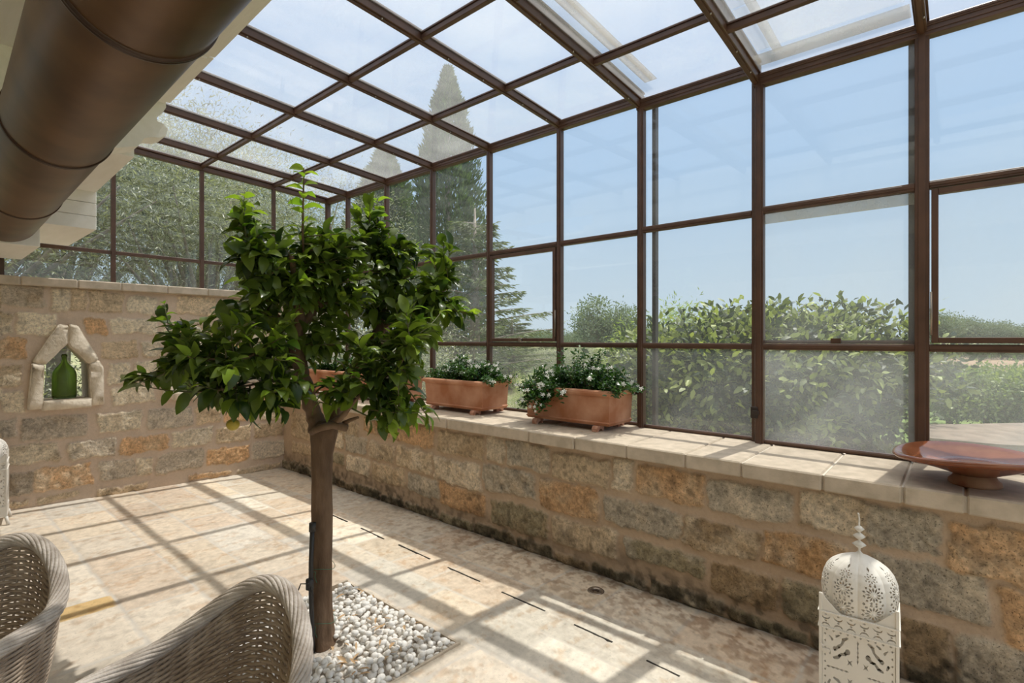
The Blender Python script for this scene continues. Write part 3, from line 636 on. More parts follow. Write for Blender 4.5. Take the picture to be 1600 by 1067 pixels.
# duct
axd = Vector((SN-1.107*CN, CN+1.107*SN, 0)).normalized(); pd = Vector((axd.y, -axd.x, 0))
DC = .94; rad = DC*math.sin(math.radians(11)); zc = CH+DC*math.sin(math.radians(69)); pc = DC*math.cos(math.radians(69))
tn = DC*math.cos(math.radians(11)); ptan = tn*math.cos(math.radians(58))
def dpos(s): q = pd*pc+axd*s; return Vector((q.x, q.y, zc))
ss = []
for px, py in ((325.5, 69), (167, 247), (90, 326), (49, 371)):
    r_ = ray(px, py); ph = r_.x*pd.x+r_.y*pd.y; tt = ptan/ph; ss.append(tt*(r_.x*axd.x+r_.y*axd.y))
ss = [ss[0]-1.9, ss[0]-.95]+ss
du = empty('exhaust_duct', dpos(ss[-1]), label='big round bronze-brown metal duct running under the eave', cat='duct')
for a, b_ in zip([ss[0]-.6]+ss[:-1], ss):
    mb = MB(); mb.tube([dpos(a)-du.location, dpos(b_)-du.location], rad, 72, cap=False); mb.build('pipe_section', M['duct'], du)
for s in ss:
    mb = MB(); mb.tube([dpos(s+q)-du.location for q in (-.014, -.012, -.004, .0, .004, .012, .014)], [rad, rad+.005, rad+.006, rad+.003, rad+.006, rad+.005, rad], 72, cap=False); mb.build('joint_band', M['duct_ring'], du)
mb = MB(); mb.tube([dpos(ss[-1])-du.location+axd*.002, dpos(ss[-1])-du.location+axd*.02], rad*.99, 72); mb.build('end_cap', M['duct'], du)
# ------------------------------------------------------------ leaves
def leaf_template(kind):
    if kind == 'big':   # x along leaf 0..1, y width, folded along midrib, arched
        xs = [0, .12, .32, .55, .78, .92, 1.0]; ws = [0.02, .15, .245, .25, .17, .08, 0]
        V = []; F = []
        for i, (x, w) in enumerate(zip(xs, ws)):
            z = .10*math.sin(x*PI)-.22*x*x
            V += [(x, -w, z+.32*w+.02*math.sin(x*17)), (x, 0, z), (x, w, z+.32*w-.02*math.sin(x*19))]
        for i in range(len(xs)-1):
            a = i*3; F += [(a, a+3, a+4, a+1), (a+1, a+4, a+5, a+2)]
        return np.array(V), np.array(F)
    if kind == 'mid':
        V = [(0, 0, 0), (.35, -.22, .05), (.4, 0, .03), (.35, .22, .05), (.75, -.16, -.02), (.8, 0, -.04), (.75, .16, -.02), (1, 0, -.12)]
        return np.array(V), np.array([(0, 1, 2, 2), (1, 4, 5, 2), (2, 5, 6, 3), (0, 2, 3, 3), (4, 7, 5, 5), (5, 7, 6, 6)])
    V = [(0, 0, 0), (.45, -.5, .04), (1, 0, -.05), (.45, .5, .04)]
    return np.array(V, float), np.array([(0, 1, 2, 3)])
def leaves(P, D, S, kind='small', asp=.25, roll=None, name='foliage', mat=None, parent=None, smooth=True, rng=None):
    """P positions, D directions, S sizes"""
    rng = rng or RNG; T, F = leaf_template(kind); T = T.copy()
    if kind == 'small': T[:, 1] *= asp
    n = len(P); D = D/np.linalg.norm(D, axis=1, keepdims=True)
    up = np.tile(np.array([0, 0, 1.0]), (n, 1))+rng.normal(0, .35 if roll is None else roll, (n, 3))
    Y = np.cross(up, D); Y /= np.linalg.norm(Y, axis=1, keepdims=True)+1e-9; Z = np.cross(D, Y)
    V = P[:, None, :]+S[:, None, None]*(T[None, :, 0:1]*D[:, None, :]+T[None, :, 1:2]*Y[:, None, :]+T[None, :, 2:3]*Z[:, None, :])
    FF = (F[None]+(np.arange(n)*len(T))[:, None, None]).reshape(-1, F.shape[1])
    if kind == 'mid':
        FF = [list(dict.fromkeys(f)) for f in FF.tolist()]
    return mesh_np(name, V.reshape(-1, 3), FF, mat, parent, smooth=smooth)
# ------------------------------------------------------------ citrus tree
TB = Vector((TRK[0], TRK[1], fz(TRK[0])-.03))
tree = empty('citrus_tree', TB, label='small citrus tree with glossy dark leaves rising from the pebble bed', cat='tree')
rt = random.Random(21)
def tp(px, py, t): return at(px, py, t=t)-TB
mb = MB()
T0 = 2.54
trunk = [(505, 1012, .070), (504, 995, .060), (503, 960, .056), (503, 900, .0545), (503, 820, .054), (504, 750, .055), (504, 710, .058), (506, 690, .068), (507, 675, .078), (508, 664, .074), (508, 656, .05)]
P = [tp(a, b_, T0) for a, b_, c in trunk]; P[0].z = 0; R = [c*(.87 if b_ < 960 else .93) for _, b_, c in trunk]
n = 28; V = []; F = []; Pd = []; Rd = []
for i in range(len(P)-1):
    for k in range(6): f = k/6; Pd.append(P[i].lerp(P[i+1], f)); Rd.append(R[i]*(1-f)+R[i+1]*f)
Pd.append(P[-1]); Rd.append(R[-1])
for i, (p, r) in enumerate(zip(Pd, Rd)):
    for k in range(n):
        a = 2*PI*k/n; lump = (fbm(math.cos(a)*.7+3, p.z+math.sin(a)*.5, 3.2, 5)-.5)*.02+(fbm(math.cos(a)*2+9, p.z*1.5+math.sin(a)*2, 7, 8)-.5)*.006*(3 if i > len(Pd)-16 else 1)
        rr = r+lump+(.012*max(0, math.cos(3*a))*(1-min(1, p.z/.15)))
        V.append(p+Vector((math.cos(a)*rr, math.sin(a)*rr, 0)))
for i in range(len(Pd)-1):
    for k in range(n): k2 = (k+1) % n; F.append((i*n+k, i*n+k2, (i+1)*n+k2, (i+1)*n+k))
F.append(tuple((len(Pd)-1)*n+k for k in range(n))); mb.add(V, F, True)
tk_ = mb.build('trunk', M['bark'], tree)
limbs = []
def limb(pts_, name='limb'):
    P = [tp(a, b_, t) for a, b_, t, r in pts_]; R = [r for *_, r in pts_]; PP = []; RR = []
    for i in range(len(P)-1):
        p0 = P[max(i-1, 0)]; p1 = P[i]; p2 = P[i+1]; p3 = P[min(i+2, len(P)-1)]
        for k in range(6):
            f = k/6; q = .5*((2*p1)+(p2-p0)*f+(2*p0-5*p1+4*p2-p3)*f*f+(3*p1-p0-3*p2+p3)*f**3)
            PP.append(q+Vector((rt.uniform(-1, 1), rt.uniform(-1, 1), rt.uniform(-1, 1)))*R[i]*.10); RR.append((R[i]*(1-f)+R[i+1]*f)*rt.uniform(.92, 1.1))
    PP.append(P[-1]); RR.append(R[-1]); m_ = MB(); m_.tube(PP, RR, 12); m_.build(name, M['bark'], tree)
    limbs.extend(PP[4:])
limb([(498, 672, 2.54, .048), (488, 640, 2.53, .036), (474, 590, 2.5, .033), (465, 545, 2.47, .034), (468, 500, 2.45, .026), (464, 450, 2.42, .018), (455, 400, 2.40, .012)])
limb([(470, 515, 2.46, .022), (490, 485, 2.5, .018), (505, 450, 2.55, .012), (510, 410, 2.6, .008)])
limb([(516, 668, 2.56, .040), (530, 635, 2.6, .030), (545, 600, 2.66, .026), (570, 555, 2.72, .032), (588, 525, 2.76, .034), (594, 505, 2.78, .026)])
limb([(592, 510, 2.78, .020), (598, 480, 2.8, .016), (600, 440, 2.8, .012), (585, 390, 2.75, .007)])
limb([(595, 512, 2.78, .014), (630, 495, 2.85, .010), (670, 470, 2.9, .007), (700, 450, 2.95, .005)])
limb([(515, 664, 2.5, .020), (535, 650, 2.45, .014), (560, 620, 2.42, .008), (600, 590, 2.40, .007), (625, 570, 2.38, .005), (640, 530, 2.38, .004)])
limb([(466, 540, 2.46, .014), (440, 510, 2.40, .011), (420, 535, 2.3, .009), (380, 560, 2.2, .006), (300, 560, 2.12, .004)])
limb([(468, 470, 2.43, .012), (440, 450, 2.35, .009), (410, 420, 2.3, .006), (385, 370, 2.28, .004)])
limb([(465, 520, 2.46, .011), (430, 490, 2.55, .009), (400, 470, 2.65, .005)])
limb([(475, 580, 2.50, .010), (440, 590, 2.38, .007), (400, 600, 2.28, .005), (340, 610, 2.2, .003)])
limb([(503, 480, 2.5, .010), (480, 430, 2.45, .006), (473, 370, 2.42, .005), (474, 310, 2.42, .004), (475, 262, 2.42, .002)])
# callus and cut stubs at the top of the trunk
mb = MB(); mb.tube([tp(487, 676, 2.48), tp(500, 668, 2.44), tp(520, 664, 2.45), tp(541, 668, 2.5)], [.014, .018, .017, .02], 10); mb.build('callus', M['bark'], tk_)
mb = MB(); mb.tube([tp(536, 662, 2.5), tp(548, 656, 2.49), tp(560, 652, 2.48)], [.012, .009, .006], 8); mb.build('branch_stub', M['bark'], tk_)
# twigs by regions of the crown: (px, py, rx, ry, tmin, tmax, n)
REG = [(380, 335, 14, 24, 2.25, 2.4, 4), (400, 385, 38, 32, 2.2, 2.55, 16), (440, 400, 60, 40, 2.2, 2.9, 22), (500, 415, 62, 50, 2.3, 3.0, 34), (475, 460, 50, 34, 2.3, 2.8, 14), (535, 380, 34, 30, 2.4, 2.9, 10), (585, 345, 25, 30, 2.6, 2.85, 9), (590, 395, 50, 40, 2.5, 2.9, 20),
       (645, 425, 54, 46, 2.5, 3.0, 28), (540, 450, 50, 36, 2.4, 3.0, 14), (690, 395, 18, 22, 2.75, 2.9, 6), (690, 450, 34, 45, 2.6, 3.05, 16), (710, 485, 22, 18, 2.7, 2.9, 7), (600, 470, 60, 40, 2.4, 2.95, 22), (650, 500, 45, 30, 2.5, 2.9, 9), (430, 470, 70, 40, 2.2, 2.9, 22),
       (350, 510, 48, 34, 2.1, 2.6, 14), (290, 525, 32, 26, 2.1, 2.35, 7), (270, 565, 26, 28, 2.1, 2.3, 6), (250, 500, 8, 14, 2.2, 2.3, 2), (210, 600, 22, 12, 2.12, 2.2, 3), (320, 580, 55, 38, 2.05, 2.6, 20), (385, 590, 60, 48, 2.05, 2.7, 24), (370, 640, 30, 12, 2.15, 2.4, 4), (450, 570, 50, 50, 2.1, 2.5, 12),
       (560, 580, 42, 32, 2.25, 2.6, 12), (620, 560, 36, 36, 2.3, 2.6, 10), (660, 545, 22, 34, 2.5, 2.7, 6), (640, 655, 40, 16, 2.3, 2.5, 8), (600, 530, 50, 30, 2.3, 2.7, 10), (625, 620, 22, 26, 2.3, 2.45, 5), (520, 530, 40, 40, 2.35, 2.6, 10), (500, 610, 28, 22, 2.25, 2.4, 7), (430, 640, 20, 20, 2.2, 2.4, 3)]
lp, ld, lsz, yp, yd, ys = [], [], [], [], [], []
tw = MB(); rl = random.Random(77)
ctr = tp(490, 500, 2.55)
def grow_twig(tip, n_leaf, size, young=False, up=.25):
    b0 = min(limbs, key=lambda q: (q-tip).length+.25*max(0, q.z-tip.z))
    L = (tip-b0).length; mid = b0.lerp(tip, .5)+Vector((rl.uniform(-.1, .1), rl.uniform(-.1, .1), -.08+rl.uniform(-.06, .1)))*L
    PP = [b0*(1-f)**2+mid*2*f*(1-f)+tip*f*f for f in [k/8 for k in range(9)]]
    tw.tube(PP, [.0045*(1-.6*k/8) for k in range(9)], 5)
    reach = min(.32, max(.16, L*.8))
    for k in range(n_leaf):
        f = 1-(reach/L if L > reach else 1)*((k+.3)/n_leaf); f = max(0.05, f); i = min(7, int(f*8)); p = PP[i].lerp(PP[i+1], f*8-i); ax = (PP[i+1]-PP[i]).normalized()
        a = k*2.4+rl.uniform(-.4, .4); o1 = ax.orthogonal().normalized(); o2 = ax.cross(o1); d = (o1*math.cos(a)+o2*math.sin(a))*.9+ax*rl.uniform(.3, .8)+Vector((0, 0, rl.uniform(-.55, .35)))
        s = size*rl.uniform(.7, 1.25)
        if k < 2: d = d*.5+ax
        if young or (k < 3 and rl.random() < .28): yp.append(p); yd.append(d); ys.append(s*.8)
        else: lp.append(p); ld.append(d); lsz.append(s)
for (px, py, rx, ry, t0, t1, n) in REG:
    for _ in range(n):
        a = rl.uniform(0, 6.283); q = math.sqrt(rl.random()); tip = tp(px+rx*q*math.cos(a), py+ry*q*math.sin(a), rl.uniform(t0, t1)); grow_twig(tip, rl.randint(7, 10), .086)
# slender shoots
def shoot(pts_, n, size, young):
    P = [tp(*q) for q in pts_]; tw.tube(P, [.0035, .0025, .0015][:len(P)] if len(P) == 3 else .003, 5)
    for k in range(n):
        f = (k+.5)/n*(len(P)-1); i = min(len(P)-2, int(f)); p = P[i].lerp(P[i+1], f-i); a = k*2.4; d = Vector((math.cos(a), math.sin(a), .25))
        (yp if young else lp).append(p); (yd if young else ld).append(d); (ys if young else lsz).append(size*rl.uniform(.8, 1.15))
shoot([(474, 370, 2.42), (474, 310, 2.42), (475, 262, 2.42)], 15, .082, True)
shoot([(300, 520, 2.2), (262, 505, 2.22), (256, 470, 2.22)], 8, .05, True)
shoot([(240, 585, 2.15), (222, 592, 2.15), (205, 600, 2.14)], 7, .085, False)
shoot([(576, 640, 2.35), (622, 645, 2.33), (676, 645, 2.33)], 12, .065, False)
shoot([(590, 655, 2.35), (605, 668, 2.34), (620, 680, 2.34)], 8, .055, False)
shoot([(625, 640, 2.33), (622, 610, 2.33), (623, 575, 2.33)], 9, .05, True)
shoot([(385, 370, 2.28), (378, 335, 2.3), (383, 300, 2.3)], 12, .07, True)
shoot([(590, 370, 2.72), (588, 335, 2.72), (592, 308, 2.72)], 12, .075, True)
shoot([(700, 480, 2.75), (725, 488, 2.75), (742, 492, 2.75)], 8, .07, True)
tw.build('twigs', M['vein'], tree, fix=False)
print('leaves', len(lp), len(yp))
leaves(np.array(lp), np.array(ld), np.array(lsz), 'big', mat=M['citrus'], parent=tree, rng=np.random.default_rng(3))
leaves(np.array(yp), np.array(yd), np.array(ys), 'big', mat=M['citrus_y'], parent=tree, rng=np.random.default_rng(4), name='young_foliage')
mb = MB(); fp = tp(364, 663, 2.25); mb.lathe([(0, -.026), (.012, -.0245), (.021, -.017), (.0265, -.004), (.027, .004), (.023, .014), (.014, .021), (.004, .0235), (0, .023)], 24, fp); fr_ = mb.build('fruit', M['fruit'], tree); fr_['label'] = 'greenish yellow citrus fruit hanging low'
mb = MB(); mb.tube([fp+Vector((0, 0, .022)), fp+Vector((.005, .005, .06)), tp(372, 635, 2.25), tp(395, 610, 2.27)], .0022, 6); mb.build('fruit_stalk', M['vein'], fr_)
# irrigation tube tied to the trunk
ir = empty('irrigation_tube', at(489, 1020, t=2.46), label='thin black irrigation tube standing upright against the tree trunk', cat='tube')
q = lambda a, b_, t: at(a, b_, t=t)-ir.location
mb = MB(); mb.tube([q(489, 1024, 2.47), q(488, 985, 2.45), q(486, 930, 2.45), q(486, 880, 2.46), q(488, 826, 2.47)], .011, 12); ip_ = mb.build('pipe', M['rubber'], ir)
mb = MB(); mb.tube([q(488, 830, 2.47), q(488.4, 817, 2.47)], .016, 12); mb.build('cap', M['rubber'], ip_)
mb = MB(); mb.tube([q(484, 905, 2.44), q(484, 920, 2.44)], .018, 10); mb.build('clamp', M['rubber'], ip_)
mb = MB(); mb.tube([q(482, 912, 2.42), q(470, 912, 2.42), q(463, 930, 2.42), q(460, 958, 2.42)], .003, 6); mb.tube([q(484, 915, 2.43), q(489, 930, 2.40), q(485, 965, 2.40), q(479, 980, 2.42)], .003, 6); mb.build('thin_hose', M['rubber'], ir)
for i, (py, r_, zz) in enumerate(((884, .0605, 0), (967, .062, 0))):
    c = at(503, py, t=2.54); t_ = MB(); PP = [Vector((math.cos(a)*r_, math.sin(a)*r_, .01*math.sin(a*2))) for a in np.linspace(0, 2*PI, 30)]
    front = (Vector((0, 0, CH))-c); front.z = 0; front.normalize(); side = Vector((front.y, -front.x, 0))
    t_.tube(PP, .0012, 5); kp = front*r_*1.0-side*(-.028)
    t_.tube([kp, kp+Vector((0, 0, -.02))+side*.004+front*.008, kp+Vector((0, 0, -.05))-side*.006+front*.008], .0014, 5); t_.tube([kp, kp+side*.03+front*.01+Vector((0, 0, .004))], .0012, 5)
    tag(t_.build('plant_tie', M['tie'], loc=c), ['green wire tie round the trunk, the upper of two', 'green wire tie round the trunk, the lower of two'][i], 'plant tie', 'wire ties on the trunk')
# ------------------------------------------------------------ planters
PL = .73; PDp = .33
def make_planter():
    r = empty('planter_box'); L, W, H = PL, PDp, .245
    mb = MB(); z0 = .04
    # tapered box
    V = []
    for z, e in ((z0, .012), (z0+.02, .0), (z0+.028, .008), (H-.02, 0), (z0+H-.03, 0)):
        V += [(-W/2+e, -L/2+e, z), (W/2-e, -L/2+e, z), (W/2-e, L/2-e, z), (-W/2+e, L/2-e, z)]
    e = .022
    V += [(-W/2+e, -L/2+e, z0+H-.03), (W/2-e, -L/2+e, z0+H-.03), (W/2-e, L/2-e, z0+H-.03), (-W/2+e, L/2-e, z0+H-.03)]
    V += [(-W/2+e, -L/2+e, z0+H-.09), (W/2-e, -L/2+e, z0+H-.09), (W/2-e, L/2-e, z0+H-.09), (-W/2+e, L/2-e, z0+H-.09)]
    F = [(3, 2, 1, 0)]
    for k in range(6):
        for j in range(4): F.append((k*4+j, k*4+(j+1) % 4, k*4+4+(j+1) % 4, k*4+4+j))
    mb.add(V, F); mb.build('body', M['terra'], r)
    mb = MB(); prof = [(-.004, -.045), (.006, -.036), (.014, -.034), (.022, -.022), (.022, -.008), (.014, 0), (-.016, 0), (-.022, -.008), (-.022, -.045)]; V = []; F = []; np_ = len(prof)
    for sx, sy in ((-1, -1), (1, -1), (1, 1), (-1, 1)):
        for o_, z in prof: V.append((sx*(W/2+o_), sy*(L/2+o_), z0+H+z))
    for k in range(4):
        for j in range(np_): F.append((k*np_+j, ((k+1) % 4)*np_+j, ((k+1) % 4)*np_+(j+1) % np_, k*np_+(j+1) % np_))
    mb.add(V, F); mb.build('rim', M['terra'], r)
    mb = MB(); mb.box((-W/2+.018, -L/2+.018, z0+H-.10), (W/2-.018, L/2-.018, z0+H-.03)); mb.build('soil', M['soil'], r)
    for sx in (-1, 1):
        for sy in (-1, 1):
            mb = MB(); P = [(-.045, 0), (-.028, 0), (-.018, .014), (.0, .02), (.018, .014), (.026, 0), (.04, 0), (.045, .02), (.04, .04), (-.035, .04), (-.047, .022)]
            mb.prism(P, sy*(L/2-.10)-.022, sy*(L/2-.10)+.022); mb.build('foot', M['terra_foot'], r, loc=(sx*(W/2-.02), 0, 0))
    return r
pl0 = make_planter()
PY = [(2.175, 'terracotta trough nearest the big plate, with a bushy shrub spilling over its front'), (3.375, 'terracotta trough in the middle of the wall, second from the big plate'), (4.545, 'terracotta trough half hidden behind the tree\'s drooping leaves'), (5.52, 'terracotta trough at the far corner, glimpsed between the tree limbs')]
flr = random.Random(9)
def make_shrub(loc, label, seed, droop, height, n=42):
    r = random.Random(seed); s = empty('flowering_shrub', loc, label=label, cat='plant', group='white flowering shrubs in troughs')
    st = MB(); P = []; D = []; S = []; fp_ = []
    for i in range(n):
        b0 = Vector((r.uniform(-.09, .09), r.uniform(-.30, .30), 0)); yy = b0.y
        h = height(yy)*r.uniform(.5, 1.25); tip = b0+Vector((r.gauss(0, .07), r.gauss(0, .07), h))
        if droop and i % 4 == 0:
            b0 = Vector((-.10, r.uniform(.02, .30), .02)); tip = Vector((-.25+r.uniform(-.03, .02), b0.y+r.uniform(-.06, .12), r.uniform(-.13, .06)))
        if i % 5 == 1: tip = Vector((r.uniform(-.22, .15), math.copysign(.40+r.uniform(0, .1), yy), r.uniform(.02, .10)))
        mid = b0.lerp(tip, .5)+Vector((r.uniform(-.03, .03), r.uniform(-.03, .03), .05)); PP = [b0*(1-f)**2+mid*2*f*(1-f)+tip*f*f for f in [k/6 for k in range(7)]]
        st.tube(PP, [.003-.0003*k for k in range(7)], 4)
        for k in range(74):
            f = r.uniform(.15, 1.02); j = min(5, int(f*6)); p = PP[j].lerp(PP[j+1], f*6-j)+Vector((r.gauss(0, .016), r.gauss(0, .016), r.gauss(0, .014)))
            P.append(p); D.append((r.uniform(-1, 1), r.uniform(-1, 1), r.uniform(-.3, .8))); S.append(r.uniform(.024, .040))
        if r.random() < .5: 
            for _ in range(3): fp_.append(PP[-1].lerp(PP[-2], r.random()*1.2)+Vector((r.uniform(-.05, 0), r.uniform(-.04, .04), r.uniform(.0, .035))))
    st.build('stems', M['vein'], s, fix=False)
    leaves(np.array(P), np.array(D), np.array(S), 'mid', mat=M['jas'], parent=s, rng=np.random.default_rng(seed), roll=.6)
    fl_ = MB()
    for p in fp_[:95]:
        nrm = Vector((-.8+r.uniform(-.4, .4), -.5+r.uniform(-.4, .4), .5+r.uniform(-.3, .4))).normalized(); u = nrm.orthogonal().normalized(); v = nrm.cross(u); a0 = r.random()*6; sz = r.uniform(.012, .020)
        for k in range(5):
            a = a0+k*2*PI/5; d = u*math.cos(a)+v*math.sin(a); e = u*-math.sin(a)+v*math.cos(a)
            fl_.add([p, p+d*sz*.55+e*sz*.24+nrm*.002, p+d*sz*1.1-nrm*.001, p+d*sz*.55-e*sz*.24+nrm*.002], [(0, 1, 2, 3)], False)
        fl_.tube([p-nrm*.018, p], .0014, 4)
    fl_.build('blossoms', M['petal'], s, fix=False)
LBS = ['tallest flowering shrub, spilling over the trough nearest the plate', 'low dense white-flowered shrub in the second trough from the plate', 'white-flowered shrub in the trough behind the drooping citrus leaves', 'shrub in the far corner trough behind the tree limbs']
for i, (y, lb) in enumerate(PY):
    p = pl0 if i == 0 else copy_tree(pl0); p.location = (3.285, y, CAPZ); tag(p, lb, 'planter', 'terracotta troughs on the wall')
    hf = [lambda yy: .15+.13*math.exp(-((yy+.06)/.10)**2), lambda yy: .17+.03*math.sin(yy*9), lambda yy: .15, lambda yy: .14][i]
    make_shrub((3.285, y-(.05 if i == 3 else 0), CAPZ+.235), LBS[i], 50+i, i in (0,), hf, 104 if i == 0 else 84)
crm = None
for i in range(16):
    mb = MB(); x = flr.uniform(2.88, 3.12); y = flr.choice([flr.uniform(1.95, 2.3), flr.uniform(2.7, 3.5)]); s = flr.uniform(.004, .009)
    mb.add([(-s, 0, 0), (0, -s*.5, .002), (s, 0, .003), (0, s*.5, .002)], [(0, 1, 2, 3)]); o = mb.build('fallen_petal', M['chip'], fix=False, loc=(x, y, CAPZ+.003)); o.rotation_euler = (0, 0, flr.uniform(0, 6))
    tag(o, 'tiny brown fallen petal on the wall top near the troughs', 'petal', 'fallen petals on the wall top')
# ------------------------------------------------------------ glazed dish
dc = Vector((3.06, -.05, CAPZ)); ds = empty('ceramic_dish', dc, label='wide shiny brown footed ceramic plate on the wall top', cat='dish')
mb = MB(); mb.lathe([(0, .002), (.085, .0), (.092, .006), (.09, .02), (.078, .032), (.07, .05), (.0, .05)], 48); mb.build('foot', M['clay'], ds)
pr = [(.07, .045), (.10, .058), (.17, .082), (.25, .105), (.288, .117), (.297, .126), (.292, .136), (.28, .137), (.24, .122), (.16, .100), (.10, .088), (.085, .094), (.075, .085), (.0, .078)]
V = []; F = []; n = 72
for r_, z in pr:
    for k in range(n):
        a = 2*PI*k/n; wob = 1+.012*math.sin(2*a+1); dz = .012*(r_/.3)**2*math.cos(a*2-.8)-.01*(r_/.3)*math.sin(a+.7); V.append((r_*wob*math.cos(a), r_*wob*math.sin(a), z+dz))
for i in range(len(pr)-1):
    for k in range(n): k2 = (k+1) % n; F.append((i*n+k, i*n+k2, (i+1)*n+k2, (i+1)*n+k))
mb = MB(); mb.add(V, F, True); mb.build('bowl', M['dish'], ds)
# ------------------------------------------------------------ pierced white lanterns
def seg_d(x, y, a, b_, w0, w1):
    ax, ay = a; bx, by = b_; L2 = (bx-ax)**2+(by-ay)**2+1e-12; t_ = np.clip(((x-ax)*(bx-ax)+(y-ay)*(by-ay))/L2, 0, 1)
    return np.hypot(x-ax-t_*(bx-ax), y-ay-t_*(by-ay)) < (w0+(w1-w0)*t_)
def diamond(x, y, cx, cy, ang, L, W):
    c, s = np.cos(ang), np.sin(ang); u = (x-cx)*c+(y-cy)*s; v = -(x-cx)*s+(y-cy)*c; return np.abs(u)/L+np.abs(v)/W < 1
def rosette(x, y, cx, cy, R, n=12):
    h = np.zeros(np.shape(x), bool); r = np.hypot(x-cx, y-cy)
    near = r < R*1.35
    for k in range(n):
        a = 2*PI*k/n; h |= diamond(x, y, cx+R*.60*math.cos(a), cy+R*.60*math.sin(a), a, R*.31, R*.115)
        a += PI/n; h |= diamond(x, y, cx+R*1.02*math.cos(a), cy+R*1.02*math.sin(a), a+PI/2, R*.15, R*.17)
    return h & near
def door_holes(x, y, W, H):
    """x,y from the panel centre"""
    h = np.zeros(np.shape(x), bool); X = np.abs(x)/(W/2); Y = np.abs(y)/(H/2); w2 = W/2
    for k in range(5): h |= diamond(X, Y, .0, .34+k*.11, PI/2, .065, .030); h |= diamond(X, Y, .32+k*.125, .0, 0, .07, .028)
    h |= diamond(X, Y, .22, .24, PI/4, .10, .03) | diamond(X, Y, .22, .24, -PI/4, .10, .03)
    for pts_ in ([(.28, .50), (.36, .42), (.46, .40), (.55, .30), (.66, .26)], [(.30, .84), (.40, .78), (.44, .66), (.55, .56), (.62, .50)]):
        for i in range(len(pts_)-1): h |= seg_d(X, Y, pts_[i], pts_[i+1], .030+.014*(i % 2), .030+.014*((i+1) % 2))
    h |= np.hypot(X-.28, Y-.50) < .07; h |= np.hypot(X-.64, Y-.50) < .06
    h |= seg_d(X, Y, (.72, .72), (.80, .80), .035, .01) | seg_d(X, Y, (.52, .86), (.60, .82), .02, .03) | seg_d(X, Y, (.78, .34), (.82, .42), .02, .035)
    for k in range(5): h |= diamond(X, Y, .92, .10+k*.18, 0, .03, .035); h |= diamond(X, Y, .08+k*.2, .94, 0, .035, .028)
    return h
def band_holes(x, y, W, H):
    n = 6; w = W/n; u = ((x+W/2) % w)-w/2; h = np.zeros(np.shape(x), bool)
    for yc, sg in ((.004, 1), (-.014, -1)):
        h |= (np.hypot(u, y-yc-.010*sg) < .0135) & (np.hypot(u, y-yc-.0175*sg) > .0155)
    u2 = ((x) % w)-w/2; h |= (np.abs(u2)/.005+np.abs(y-.019)/.0035 < 1) | (np.abs(u2)/.004+np.abs(y+.004)/.004 < 1)
    return h
def plate(W, H, holes, res, org, ux, uz, outline=None):
    nu = int(W/res); nv = int(H/res); xs = np.linspace(-W/2, W/2, nu+1); zs = np.linspace(-H/2, H/2, nv+1); A, B = np.meshgrid(xs, zs, indexing='ij'); I = np.arange((nu+1)*(nv+1)).reshape(nu+1, nv+1)
    F = np.stack([I[:-1, :-1], I[1:, :-1], I[1:, 1:], I[:-1, 1:]], -1).reshape(-1, 4); cx = ((A[:-1, :-1]+A[1:, 1:])/2).ravel(); cy = ((B[:-1, :-1]+B[1:, 1:])/2).ravel()
    k = ~holes(cx, cy)
    if outline is not None: k &= outline(cx, cy)
    F = F[k]; V = np.array(org)[None]+A.ravel()[:, None]*np.array(ux)[None]+B.ravel()[:, None]*np.array(uz)[None]
    used = np.unique(F); remap = -np.ones(len(V), int); remap[used] = np.arange(len(used)); return V[used], remap[F]
def solid(o, th):
    md = o.modifiers.new('thickness', 'SOLIDIFY'); md.thickness = th; md.offset = 0; return o
LW = .230
